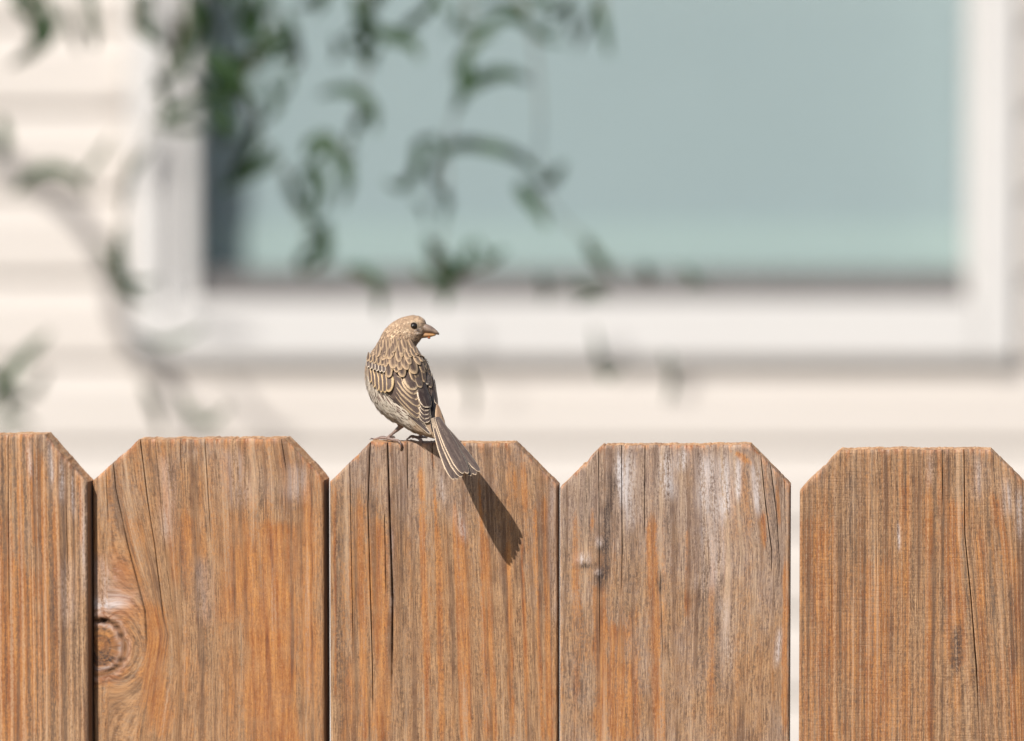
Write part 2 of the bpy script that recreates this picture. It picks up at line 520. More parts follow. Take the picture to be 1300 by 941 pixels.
LEAVES = [
 ([(38, -25), (52, 5), (60, 30), (56, 48), (38, 62), (24, 76)], 20, 0.20), ([(8, -20), (30, -6), (48, 6)], 14, 0.22),
 ([(112, -20), (116, 18), (120, 45), (121, 64)], 12, 0.24), ([(96, -30), (108, -8), (118, 8)], 12, 0.24),
 ([(190, -12), (180, 14), (178, 32), (196, 48), (210, 64)], 22, 0.16), ([(172, -10), (180, 12), (186, 30)], 18, 0.17),
 ([(208, 55), (216, 84), (224, 98), (236, 78), (240, 40), (240, 10)], 13, 0.16), ([(232, -20), (246, 10), (250, 40), (244, 66)], 15, 0.17),
 ([(208, 160), (214, 148), (232, 138), (256, 126), (268, 112)], 16, 0.16), ([(196, 90), (205, 120), (212, 150)], 10, 0.18),
 ([(0, 150), (6, 176), (7, 198)], 14, 0.20), ([(18, 244), (38, 224), (62, 214), (88, 219), (104, 232), (112, 248)], 15, 0.13),
 ([(168, 196), (160, 235), (154, 275)], 9, 0.10), ([(154, 285), (150, 330), (152, 358), (166, 376), (192, 388)], 17, 0.15),
 ([(-14, 512), (6, 490), (28, 458), (66, 420)], 19, 0.12), ([(-20, 470), (0, 488), (20, 500), (52, 500)], 12, 0.10),
 ([(-10, 545), (20, 530), (45, 540)], 12, 0.06),
 # over the window
 ([(322, -20), (318, 22), (330, 50), (348, 62)], 17, 0.20), ([(356, 42), (338, 66), (312, 80), (292, 92), (280, 118)], 21, 0.20), ([(300, 78), (284, 104), (276, 130), (278, 152)], 22, 0.18),
 ([(345, -18), (334, 10), (310, 22), (292, 40)], 15, 0.21), ([(362, 20), (372, 44), (368, 66), (345, 78)], 14, 0.22), ([(262, -10), (266, 30), (264, 60)], 13, 0.19),
 ([(330, 146), (318, 182), (302, 214), (286, 242)], 16, 0.20), ([(335, 96), (350, 120), (348, 140), (330, 156)], 12, 0.22), ([(312, 110), (326, 128), (330, 152)], 10, 0.22),
 ([(448, -10), (458, 20), (464, 48), (459, 78)], 17, 0.26), ([(462, 22), (484, 42), (506, 50), (524, 58), (534, 78)], 18, 0.26), ([(440, 52), (456, 66), (462, 86)], 12, 0.25),
 ([(432, 108), (456, 122), (472, 142), (477, 170)], 16, 0.26), ([(398, 206), (416, 190), (434, 202), (442, 232), (433, 262)], 17, 0.24), ([(402, 170), (420, 176), (430, 192)], 11, 0.24),
 ([(366, 214), (370, 244), (386, 268), (402, 298)], 15, 0.21), ([(396, 280), (412, 310), (408, 330), (388, 342)], 16, 0.20), ([(418, 290), (410, 320), (398, 345)], 13, 0.20),
 ([(556, 174), (532, 184), (528, 212), (510, 236), (488, 228)], 15, 0.25), ([(574, 20), (590, 36), (616, 36), (640, 22), (668, 30), (690, 50), (724, 56)], 13, 0.24),
 ([(578, 130), (594, 112), (616, 100), (646, 95), (676, 106)], 19, 0.23), ([(580, 140), (588, 122), (598, 110)], 14, 0.24), ([(590, 60), (594, 88), (590, 110)], 9, 0.24),
 ([(556, 196), (576, 186), (600, 184), (640, 192), (668, 206), (690, 230)], 16, 0.22), ([(716, 206), (698, 228), (680, 236)], 15, 0.22), ([(660, 232), (668, 248), (682, 268), (696, 290)], 18, 0.22),
 ([(556, 240), (566, 256), (562, 280)], 12, 0.24), ([(754, -10), (764, 24), (768, 48), (774, 72)], 12, 0.29), ([(726, -10), (722, 20), (728, 50)], 11, 0.29), ([(668, -10), (688, 4), (704, -4)], 14, 0.26),
 ([(542, 300), (556, 328), (574, 344), (610, 340)], 20, 0.20), ([(566, 338), (566, 364), (563, 392)], 15, 0.20), ([(440, 340), (464, 346), (480, 364), (482, 404)], 16, 0.16),
 ([(744, 302), (756, 326), (778, 352)], 15, 0.18), ([(816, 330), (820, 346), (826, 366)], 13, 0.18), ([(716, 366), (744, 368), (772, 378)], 11, 0.10), ([(686, 346), (692, 364), (692, 388)], 11, 0.10), ([(868, 340), (878, 352), (876, 368)], 9, 0.15),
 ([(184, 486), (196, 520), (204, 552)], 12, 0.10), ([(228, 500), (244, 528), (268, 537), (294, 512)], 11, 0.12), ([(174, 424), (204, 437), (236, 430), (264, 413)], 9, 0.1), ([(754, 418), (760, 452), (770, 480), (794, 460)], 8, 0.14), ([(846, 448), (852, 480), (846, 516)], 8, 0.14), ([(590, 470), (600, 500), (596, 535)], 7, 0.14), ([(0, 470), (8, 500), (6, 530)], 14, 0.12), ([(60, 470), (40, 500), (14, 512)], 10, 0.12), ([(100, 230), (126, 200), (146, 166)], 8, 0.1), ([(268, 60), (280, 90), (274, 128)], 18, 0.20), ([(306, 66), (296, 84), (270, 96)], 18, 0.19), ([(352, 30), (344, 58), (326, 72)], 18, 0.21), ([(240, 96), (252, 112), (270, 118)], 12, 0.18), ([(276, 128), (290, 158), (288, 184)], 14, 0.2), ([(605, 338), (625, 330), (642, 316)], 11, 0.20), ([(500, -30), (480, -5), (466, 22)], 14, 0.26), ([(420, -20), (398, 0), (372, 8)], 13, 0.22), ([(545, -22), (552, 0), (570, 20)], 12, 0.24),
]
for L in LEAVES:
    leaf(*L)
def mx_skip(pts): return 190 < pts[len(pts) // 2][0] < 370 and pts[len(pts) // 2][1] < 170      # already dense there
for k, (pts, w, off) in enumerate(LEAVES):
    r = random.Random(400 + k)
    for _ in range(2 if 255 < pts[0][0] < 480 and pts[0][1] < 320 else 1):
        if r.random() < (0.6 if mx_skip(pts) else 0.25): continue
        mx_, my_ = pts[len(pts) // 2]
        dx_, dy_, an = r.uniform(-30, 30), r.uniform(-26, 26), r.uniform(-0.8, 0.8)
        if my_ + dy_ > 400: continue
        fl = r.choice((-1, 1))
        leaf([(mx_ + dx_ + 0.85 * (fl * (x - mx_) * math.cos(an) - (y - my_) * math.sin(an)), my_ + dy_ + 0.85 * (fl * (x - mx_) * math.sin(an) + (y - my_) * math.cos(an))) for x, y in pts], w * r.uniform(0.6, 0.9), off + r.uniform(-0.06, 0.06))
# leaves of the bough near the wall, above the frame: their shadows fall on the siding
def shaded(pts, w, off=0.66):
    k = off / 0.00094
    leaf([(x - 0.66 * k, y - 1.13 * k) for x, y in pts], w, off)
for pts, w in [([(758, 410), (760, 440), (764, 474), (788, 460)], 9), ([(846, 448), (852, 478), (846, 510)], 10), ([(190, 492), (200, 520), (208, 552)], 10), ([(232, 500), (246, 526), (268, 534), (292, 512)], 10),
               ([(560, 400), (566, 440), (572, 480)], 9), ([(596, 470), (602, 500), (598, 530)], 9), ([(112, 232), (128, 200), (146, 168)], 9), ([(170, 424), (198, 436), (232, 430), (262, 412)], 9), ([(40, 100), (56, 80), (60, 60)], 8), ([(820, 470), (838, 484), (850, 470)], 8), ([(730, 440), (745, 455), (760, 470)], 8)]:
    shaded(pts, w)
# the crown goes on above the frame
for k in range(40):
    r = random.Random(900 + k)
    px, py = r.uniform(-260, 620), r.uniform(-420, -60)
    an = r.uniform(0.6, 2.6); ln = r.uniform(60, 105); cv = r.uniform(-0.5, 0.5)
    pts = [(px + ln * s * math.cos(an + cv * s), py + ln * s * math.sin(an + cv * s)) for s in (0, 0.33, 0.66, 1.0)]
    leaf(pts, r.uniform(12, 18), r.uniform(0.14, 0.40))

# ------------------------------------------------------------------ fence
YAW = math.radians(7.0)
F0 = at_y(520, 560, 0.0)                                   # front top edge under the bird
FN = Vector((-math.sin(YAW), -math.cos(YAW), 0))
fence = tag(empty('wooden_fence', (F0.x, 0.03, 0)), 'weathered orange-brown cedar fence of dog-eared pickets', 'fence')
THICK = 0.016

class Board:
    def __init__(self, pl, pr, yaw_deg):
        a = math.radians(yaw_deg)
        self.u = Vector((math.cos(a), -math.sin(a), 0))
        self.n = Vector((-math.sin(a), -math.cos(a), 0))
        mid = on_plane((pl + pr) / 2, 600, F0, FN)
        self.p0 = mid
        A = on_plane(pl, 700, mid, self.n); B = on_plane(pr, 700, mid, self.n)
        self.o = Vector((A.x, A.y, 0)); self.w = (Vector((B.x, B.y, 0)) - self.o).dot(self.u)
    def loc(self, px, py):
        p = on_plane(px, py, self.p0, self.n)
        return (p - self.o).dot(self.u), p.z
    def world(self, x, z, depth=0.0):
        return self.o + self.u * x + Vector((0, 0, z)) - self.n * depth

def make_picket(B, tl, bl, tr, br, guides=(), orange=(), pale=(), dark=(), knots=(), ridge=(0.0, 12), saw=0.0, base=0.35, seed=0, fine=True, warm=0.5):
    """one dog-eared picket: front face is a grid whose columns follow the grain, cracks are grooves"""
    W = B.w
    xtl, ztl = B.loc(*tl); xbl, zbl = B.loc(*bl); xtr, ztr = B.loc(*tr); xbr, zbr = B.loc(*br)
    s = S_FENCE
    z0 = 0.06
    def ztop(x):
        top = ztl + (ztr - ztl) * np.clip((x - xtl) / (xtr - xtl), 0, 1)
        le = zbl + (ztl - zbl) * np.clip(x / xtl, 0, 1)
        re = zbr + (ztr - zbr) * np.clip((W - x) / (W - xtr), 0, 1)
        zz = np.minimum(top, np.minimum(np.where(x < xtl, le, 9), np.where(x > xtr, re, 9)))
        return zz + (vnoise(x * 900 + seed * 31, seed + 0.5) - 0.5) * 0.0006 + (vnoise(x * 190 + seed * 17, seed + 3.5) - 0.5) * 0.0011 - 0.0016 * smoothstep(0.78, 0.95, vnoise(x * 260 + seed * 13, seed + 6.5))
    # guide lines: (points px, width px, depth mm, ystart, yend)
    gl = []
    for pts, wpx, dmm, ya, yb in guides:
        P = [B.loc(*p) for p in pts]
        P.sort(key=lambda q: q[1])
        za, zb = B.loc(pts[0][0], ya)[1], B.loc(pts[0][0], yb)[1]
        gl.append((np.array([q[0] for q in P]), np.array([q[1] for q in P]), wpx * s * 0.66, dmm / 1000, za, zb))
    gl.sort(key=lambda g: g[0][-1])
    zt_max = max(ztl, ztr)
    rest = np.array([0.0] + [g[0][-1] for g in gl] + [W])
    nx = 300 if fine else 40
    xs = list(np.linspace(0, W, nx))
    edge = [0.0004, 0.0009, 0.0016, W - 0.0016, W - 0.0009, W - 0.0004]
    xs += edge + [xtl, xtr]
    for g in gl:
        if g[3] > 0:
            for k in (-1.6, -1, -0.55, 0, 0.55, 1, 1.6): xs.append(g[0][-1] + k * g[2] / 2)
    xs = np.unique(np.round(np.array(xs), 6))
    xs = xs[(xs >= 0) & (xs <= W)]
    keep = [0]
    for i in range(1, len(xs)):
        if xs[i] - xs[keep[-1]] > 0.00008: keep.append(i)
    xs = xs[keep]; xs[-1] = W
    zt = ztop(xs)
    nfine = (260 if seed == 2 else 150) if fine else 6
    tt = np.concatenate([[0, 0.0005, 0.0011, 0.0020], np.linspace(0.0035, 0.25, nfine)])     # metres under the top
    lowz = np.linspace(zt_max - 0.31, z0, 7)
    rows = []
    for d in tt: rows.append(zt - d * np.minimum(1, (zt - (zt_max - 0.30)) / 0.30))
    for zz in lowz: rows.append(np.full_like(xs, zz))
    Z = np.array(rows)                                   # rows from the top down
    X = np.zeros_like(Z); D = np.zeros_like(Z); CR = np.zeros_like(Z)
    for j in range(Z.shape[0]):
        for_z = Z[j]
        cur = np.array([np.interp(for_z, g[1], g[0]) for g in gl]) if gl else np.zeros((0, len(xs)))
        cur = np.vstack([np.zeros((1, len(xs))), cur, np.full((1, len(xs)), W)])
        k = np.clip(np.searchsorted(rest, xs, side='right') - 1, 0, len(rest) - 2)
        ii = np.arange(len(xs))
        f = (xs - rest[k]) / (rest[k + 1] - rest[k])
        X[j] = cur[k, ii] * (1 - f) + cur[k + 1, ii] * f
    for g in gl:
        if g[3] <= 0: continue
        a = np.abs(xs[None, :] - g[0][-1]) / (g[2] / 2)
        prof = 1 - smoothstep(0.0, 1.15, a)
        L = abs(g[4] - g[5])
        fade = smoothstep(min(g[4], g[5]) - 0.002, min(g[4], g[5]) + 0.25 * L + 0.004, Z)
        if g[4] < ztl - 0.012: fade = fade * (1 - smoothstep(g[4] - 0.004, g[4] + 0.001, Z))
        wob = 0.55 + 0.75 * vnoise(Z * 260 + seed * 7 + g[2] * 9e4, g[2] * 7e5)
        D = np.maximum(D, g[3] * prof * fade * np.clip(wob, 0, 1.1))
        CR = np.maximum(CR, np.clip(1.25 * prof * fade * wob, 0, 1) * (0.75 if g[3] < 0.0015 else 1))
    # rounded, slightly torn arrises
    ed = np.minimum(X, W - X)
    ragged = 0.0006 + 0.0014 * vnoise(Z * 130 + seed * 5, X * 40 + seed)
    D = np.maximum(D, np.where(ed < ragged, 0.0011 * (1 - ed / ragged) ** 1.5, 0))
    td = zt[None, :] - Z
    rag2 = 0.0007 + 0.0018 * vnoise(X * 330 + seed * 3, seed + 0.3 + Z * 0)
    D = np.maximum(D, np.where(td < rag2, 0.0013 * (1 - np.clip(td, 0, 1) / rag2) ** 1.5, 0))
    # photo-pixel coordinates on this board for the stains
    pxl, pxr = B.px0, B.px1
    PX = pxl + (pxr - pxl) * X / W
    zz1, zz2 = B.loc((pxl + pxr) / 2, 560)[1], B.loc((pxl + pxr) / 2, 850)[1]
    PY = 560 + (Z - zz1) / (zz2 - zz1) * 290
    def streak_sum(lst, soft=1.0):
        m = np.zeros_like(X)
        for (x0, y0, x1, y1, w, k) in lst:
            tt_ = np.clip((PY - y0) / (y1 - y0 + 1e-6), 0, 1)
            cx = x0 + (x1 - x0) * tt_
            nz = (vnoise(PY * 0.035 + x0, seed + x0 * 0.37) - 0.5) * w * 0.7
            a = np.exp(-((PX - cx - nz) / w) ** 2)
            fl = min(28.0, 0.35 * (y1 - y0))
            b = smoothstep(y0 - 2, y0 + fl, PY) * (1 - smoothstep(y1 - fl, y1 + 4, PY))
            m = m + k * a * b * (0.65 + 0.7 * vnoise(PX * 0.22 + 3 * seed, PY * 0.03 + seed))
        return m
    fine_r = 0.5 + 0.5 * np.sin((xs[None, :] / s) * 2 * np.pi / ridge[1] + 2.2 * (vnoise(xs[None, :] * 120 + seed * 11, Z * 3 + seed) - 0.5) * 3.0)
    RG = 0.5 + (fine_r - 0.5) * ridge[0]
    OR = base + 1.35 * streak_sum(orange)
    PA = (0.75 if seed in (2, 3) else 1.0) * streak_sum(pale); DK = 1.35 * streak_sum(dark)
    fray = np.exp(-np.clip(td, 0, 1) / 0.0022) * (vnoise(X * 420 + seed, seed + 9.1 + Z * 0) > 0.45)
    OR = OR + 0.9 * fray; PA = PA + 0.35 * fray * vnoise(X * 900, seed + 1.1 + Z * 0)
    D = D + 0.00022 * ridge[0] * (1 - fine_r)
    G0 = np.repeat(xs[None, :], Z.shape[0], 0).copy(); G1 = Z.copy()
    for (kx, ky, rx, ry, kind) in knots:
        dx, dy = (PX - kx), (PY - ky)
        r = np.sqrt((dx / rx) ** 2 + (dy / ry) ** 2)
        ang = np.arctan2(dy / ry, dx / rx)
        wk = 1 - smoothstep(1.25, 1.9, r)
        if kind == 'big':
            wob = 1 + 0.10 * (vnoise(ang * 2.2 + 20, 3.3 + 0 * r) - 0.5)
            rk = np.maximum(r * wob, 1e-3)
            sc = (W / (pxr - pxl))
            out = G0 - dx * sc / np.maximum(rk, 1.0) ** 2
            inn = (G0 - dx * sc) + sc * rx * (rk - 1) * 0.8
            G0 = np.where(rk > 1, out, inn)
            inside = 1 - smoothstep(0.9, 1.15, rk)
            G1 = G1 * (1 - inside) + (ang * 0.010 + 0.3) * inside
            ring = np.exp(-((rk - 1.0) / 0.045) ** 2) * smoothstep(-0.15, 0.35, np.cos(ang + 0.5) + 0.35)
            CR = np.maximum(CR, ring * 0.95); D = np.maximum(D, ring * 0.0018)
            OR = OR + 1.3 * (1 - smoothstep(0.55, 0.85, rk)) + 0.8 * (1 - smoothstep(1.0, 1.7, rk))
            PA = PA + 0.42 * np.exp(-((rk - 0.86) / 0.09) ** 2) + 0.30 * np.exp(-((rk - 1.22) / 0.10) ** 2)
            for rr0, ww0, aa0 in ((0.66, 0.07, 1.2), (0.42, 0.06, 0.9), (0.22, 0.06, 0.7), (1.12, 0.03, 0.9), (1.38, 0.035, 0.75), (1.62, 0.035, 0.6)):
                DK = DK + aa0 * np.exp(-((rk - rr0 - 0.04 * (vnoise(ang * 3 + rr0 * 9, 2.2 + 0 * rk) - 0.5)) / ww0) ** 2) * (0.3 + 1.0 * vnoise(ang * 5 + rr0 * 30, 7.7 + 0 * rk))
            core = np.exp(-(((dx + 2) / (rx * 0.5)) ** 2 + ((dy - ry * 0.42) / (ry * 0.26)) ** 2))
            DK = DK + 1.1 * core * (0.35 + 1.1 * vnoise(PX * 1.1 + PY * 0.6, PY * 0.8))
            radial = np.clip(np.sin(ang * 11 + 3 * vnoise(ang * 4, rk * 3)) * 3 - 2.3, 0, 1) * (rk < 0.6)
            CR = np.maximum(CR, radial * 0.6)
            hole = np.exp(-(((dx - 4) / 9) ** 2 + ((dy + ry * 0.93) / 4.2) ** 2)) * (0.6 + 0.8 * vnoise(PX * 0.5, PY * 0.5))
            CR = np.maximum(CR, np.clip(hole * 1.7 - 0.3, 0, 1)); D = np.maximum(D, 0.004 * np.clip(hole * 1.4 - 0.3, 0, 1))
            PA = PA + 0.65 * np.exp(-((dy + ry * 1.5 + 0.25 * np.abs(dx)) / 9) ** 2) * smoothstep(70, 0, np.abs(dx))
        else:
            bmp = np.exp(-r ** 2 * 1.3)
            D = D - 0.0006 * bmp
            PA = PA + 0.5 * bmp
            DK = DK + 1.5 * np.exp(-((dx - 3) / rx) ** 2 - ((dy - ry * 1.25) / (ry * 0.55)) ** 2)
    ny_, nx_ = Z.shape
    yaw = [B.u, B.n]
    ox, oy = B.o.x, B.o.y
    VX = ox + B.u.x * X - B.n.x * D; VY = oy + B.u.y * X - B.n.y * D
    front = np.stack([VX, VY, Z], -1).reshape(-1, 3)
    nf = len(front)
    faces = []; mats = []
    idx = np.arange(nf).reshape(ny_, nx_)
    q = np.stack([idx[:-1, :-1], idx[1:, :-1], idx[1:, 1:], idx[:-1, 1:]], -1).reshape(-1, 4)
    # back outline
    xb = np.array([0, 0, xtl, xtr, W, W]); zb_ = np.array([z0, zbl, ztl, ztr, zbr, z0])
    loop = list(idx[::-1, 0]) + list(idx[0, 1:]) + list(idx[1:, -1]) + list(idx[-1, -2:0:-1])
    back = []
    for i in loop:
        j, k = divmod(int(i), nx_)
        back.append((ox + B.u.x * X[j, k] - B.n.x * THICK, oy + B.u.y * X[j, k] - B.n.y * THICK, Z[j, k]))
    verts = np.vstack([front, np.array(back)])
    nl = len(loop)
    side = [(int(loop[i]), int(loop[(i + 1) % nl]), nf + (i + 1) % nl, nf + i) for i in range(nl)]
    allf = [tuple(int(v) for v in f) for f in q] + side + [tuple(nf + i for i in range(nl - 1, -1, -1))]
    me = bpy.data.meshes.new('picket')
    me.from_pydata(verts.tolist(), [], allf)
    me.materials.append(M_CEDAR); me.materials.append(M_END); me.materials.append(M_ROUGH)
    mi = np.zeros(len(allf), int); mi[len(q):len(q) + nl] = 1; mi[-1] = 2
    # long vertical edges are rough sawn, not end grain
    zmid = np.array([(back[i][2] + back[(i + 1) % nl][2]) / 2 for i in range(nl)])
    isside = np.array([abs(back[i][0] - back[(i + 1) % nl][0]) < 1e-5 for i in range(nl)])
    mi[len(q):len(q) + nl][isside] = 2
    me.polygons.foreach_set('material_index', mi)
    sm = np.zeros(len(allf), bool); sm[:len(q)] = True
    me.polygons.foreach_set('use_smooth', sm)
    pad = np.zeros(nl)
    def put(name, arr):
        at = me.attributes.new(name, 'FLOAT', 'POINT')
        at.data.foreach_set('value', np.concatenate([np.clip(arr, -2, 3).ravel(), pad]).astype(np.float32))
    put('orange', OR); put('pale', np.clip(PA, 0, 1)); put('dark', np.clip(DK, 0, 1)); put('crack', np.clip(CR, 0, 1)); put('ridge', RG); put('saw', np.full_like(X, saw)); put('warm', warm + 0.30 * (np.clip((PY - 570) / 160, 0, 1.3) - 0.6))
    at = me.attributes.new('grain', 'FLOAT_VECTOR', 'POINT')
    gv = np.stack([G0 + seed * 1.37, G1, np.full_like(G0, seed * 2.0)], -1).reshape(-1, 3)
    at.data.foreach_set('vector', np.vstack([gv, np.zeros((nl, 3))]).astype(np.float32).ravel())
    me.update()
    o = bpy.data.objects.new('picket', me)
    col.objects.link(o)
    o.parent = fence
    o.matrix_parent_inverse = Matrix.Translation(-Vector(fence.location))
    return o

def board(pl, pr, yaw, **kw):
    B = Board(pl, pr, yaw); B.px0, B.px1 = pl, pr
    return make_picket(B, **kw)
def gv(x0, y0, x1, y1, w, d): return ([(x0, y0), (x1, y1)], w, d, y0, y1)

rr = random.Random(3)
def lines(x0, x1, n, y0, y1, w, k, drift=0):
    out = []
    for i in range(n):
        x = x0 + (x1 - x0) * (i + rr.uniform(0.2, 0.8)) / n
        ya = y0 + rr.uniform(0, 0.35) * (y1 - y0)
        out.append((x, ya, x + drift + rr.uniform(-2, 2), y1 + 90, w * rr.uniform(0.7, 1.3), k * rr.uniform(0.6, 1.2)))
    return out

board(-179, 111, 11, tl=(-125, 552), bl=(-179, 608), tr=(56, 552), br=(111, 613), warm=0.74, seed=1, base=0.36, ridge=(0.9, 13),
      guides=[gv(10, 552, 12, 800, 1.6, 2.2), gv(84, 640, 86, 720, 1.2, 1.2), gv(-60, 552, -58, 760, 1.6, 2), gv(38, 600, 42, 860, 1.0, 0.8)],
      orange=[(26, 600, 28, 720, 4, 0.5), (36, 555, 45, 700, 3, 0.6), (52, 560, 60, 860, 6, 0.5), (20, 700, 22, 980, 22, 0.5), (68, 620, 70, 900, 5, 0.4), (5, 640, 5, 980, 10, 0.45), (100, 560, 104, 700, 3, 0.5)],
      pale=[(64, 553, 66, 620, 3, 0.6), (38, 555, 38, 610, 3, 0.5), (78, 575, 80, 640, 3, 0.6), (92, 590, 94, 660, 3, 0.5), (105, 600, 106, 760, 3, 0.4), (85, 700, 85, 800, 8, 0.3)],
      dark=[(2, 560, 3, 700, 5, 0.3), (70, 720, 72, 900, 8, 0.35), (95, 760, 95, 900, 6, 0.35)])

board(118, 411, 11, tl=(176, 558), bl=(118, 610), tr=(361, 557), br=(411, 610), warm=0.8, seed=2, base=0.46, ridge=(0.25, 17),
      guides=[([(178, 558), (188, 640), (196, 690), (207, 780), (212, 806), (205, 850), (198, 940)], 2.4, 3.2, 558, 800),
              ([(143, 580), (147, 620), (162, 690), (185, 776), (187, 813), (182, 850), (172, 930)], 1.6, 1.8, 585, 860),
              ([(197, 560), (205, 650), (212, 720), (222, 800), (226, 850), (220, 940)], 1.2, 1.0, 575, 800),
              gv(229, 558, 230, 600, 1.4, 1.8), gv(260, 558, 268, 690, 1.5, 2.0), gv(357, 558, 364, 600, 1.4, 1.6), gv(134, 590, 137, 660, 1.2, 1.2),
              ([(310, 558), (311, 700), (316, 940)], 1.0, 0.0, 600, 850)],
      orange=[(345, 655, 350, 980, 24, 0.85), (330, 720, 332, 980, 12, 0.45), (195, 760, 200, 940, 14, 0.5), (230, 640, 235, 760, 16, 0.35), (300, 640, 300, 800, 18, 0.25), (165, 650, 172, 700, 10, 0.3), (392, 600, 394, 900, 8, 0.3), (150, 700, 170, 800, 20, 0.3)],
      pale=[(130, 700, 150, 790, 18, 0.45), (210, 570, 215, 700, 10, 0.35), (300, 560, 302, 650, 20, 0.3), (375, 580, 380, 640, 14, 0.4), (260, 700, 262, 800, 12, 0.25)],
      dark=[(190, 560, 200, 640, 5, 0.4), (222, 570, 235, 760, 8, 0.30), (255, 700, 262, 860, 12, 0.28), (330, 600, 330, 760, 6, 0.25), (250, 560, 252, 640, 5, 0.25), (145, 600, 150, 690, 8, 0.25)],
      knots=[(127, 824, 29, 34, 'big')], saw=0.12)

board(419, 708, 5, tl=(470, 562), bl=(419, 611), tr=(653, 563), br=(708, 617), warm=0.62, seed=3, base=0.30, ridge=(0.5, 19),
      guides=[([(444, 586), (446, 700), (449, 853), (450, 940)], 1.6, 1.8, 586, 850), ([(470, 563), (467, 642), (473, 851), (474, 940)], 2.2, 3.0, 562, 930),
              ([(492, 563), (499, 761), (498, 846), (498, 940)], 2.8, 3.6, 562, 900), ([(517, 563), (519, 850), (520, 940)], 1.6, 2.2, 562, 625),
              ([(549, 563), (556, 850), (558, 940)], 1.2, 1.2, 562, 600), ([(600, 563), (612, 850), (615, 940)], 1.0, 0.0, 600, 800), ([(660, 575), (672, 850), (675, 940)], 1.0, 0.0, 600, 800),
              gv(488, 650, 490, 760, 1.2, 1.2)],
      orange=[(482, 650, 486, 960, 10, 0.7), (458, 620, 460, 960, 9, 0.35), (437, 700, 440, 960, 6, 0.35), (535, 590, 538, 640, 3, 0.7), (549, 570, 552, 600, 3, 0.6), (557, 660, 562, 960, 4, 0.5)]
             + lines(530, 700, 10, 590, 860, 3.2, 0.75, 9) + [(652, 590, 656, 640, 3, 0.5), (665, 585, 668, 650, 3, 0.6), (425, 610, 425, 900, 2, 0.6)],
      pale=[(580, 640, 590, 690, 6, 0.5), (497, 660, 498, 790, 2.5, 0.45), (560, 600, 565, 640, 4, 0.5), (700, 600, 703, 800, 4, 0.3)],
      dark=[(430, 620, 432, 940, 7, 0.42), (472, 620, 474, 660, 8, 0.35), (508, 600, 512, 940, 7, 0.25), (620, 600, 640, 700, 40, 0.12), (690, 650, 695, 800, 10, 0.2)])

board(711, 1003, 4, tl=(765, 566), bl=(711, 620), tr=(953, 565), br=(1003, 617), warm=0.36, seed=4, base=0.22, ridge=(0.55, 16),
      guides=[gv(760, 575, 762, 850, 1.4, 1.6), ([(789, 566), (790, 700), (787, 850), (786, 940)], 1.8, 2.4, 566, 760), ([(819, 566), (818, 680), (822, 940)], 1.6, 2.2, 566, 690),
              ([(966, 580), (972, 640), (980, 700), (976, 850)], 2.0, 2.6, 580, 740), ([(978, 590), (986, 650), (990, 720), (984, 850)], 1.8, 2.2, 590, 730), gv(996, 606, 997, 680, 1.4, 1.6),
              ([(870, 566), (874, 700), (868, 940)], 1.0, 0.0, 600, 800), gv(838, 720, 842, 850, 1.2, 1.0)],
      orange=[(762, 735, 764, 960, 8, 0.95), (752, 640, 752, 680, 4, 0.4), (783, 780, 785, 960, 12, 0.6), (826, 650, 838, 960, 7, 0.65), (800, 760, 804, 960, 10, 0.4), (872, 660, 872, 800, 4, 0.6), (971, 640, 970, 700, 4, 0.7), (985, 610, 990, 680, 4, 0.5), (735, 700, 738, 900, 6, 0.35), (998, 700, 996, 940, 5, 0.5), (905, 700, 905, 960, 8, 0.3), (730, 640, 732, 760, 5, 0.3), (930, 570, 956, 590, 6, 0.5)],
      pale=[(783, 566, 790, 650, 6, 0.75), (800, 566, 800, 680, 9, 0.55), (845, 566, 847, 640, 8, 0.85), (866, 566, 866, 600, 7, 0.7), (895, 566, 892, 650, 12, 0.6), (920, 570, 920, 660, 8, 0.75), (938, 575, 938, 640, 4, 0.8), (958, 575, 962, 660, 5, 0.7), (905, 620, 905, 760, 18, 0.4), (741, 700, 741, 720, 8, 0.5), (920, 740, 925, 860, 6, 0.4), (990, 790, 985, 850, 4, 0.6)],
      dark=[(778, 590, 764, 760, 6, 0.95), (745, 590, 742, 700, 8, 0.3), (738, 760, 740, 900, 9, 0.3), (803, 660, 800, 800, 9, 0.25), (896, 700, 890, 860, 7, 0.3), (838, 725, 840, 760, 5, 0.5), (850, 600, 852, 700, 6, 0.3), (978, 600, 984, 700, 6, 0.3), (912, 720, 914, 900, 5, 0.3)],
      knots=[(762, 690, 7, 7, 's'), (760, 728, 6, 5, 's'), (741, 712, 8, 6, 's')])

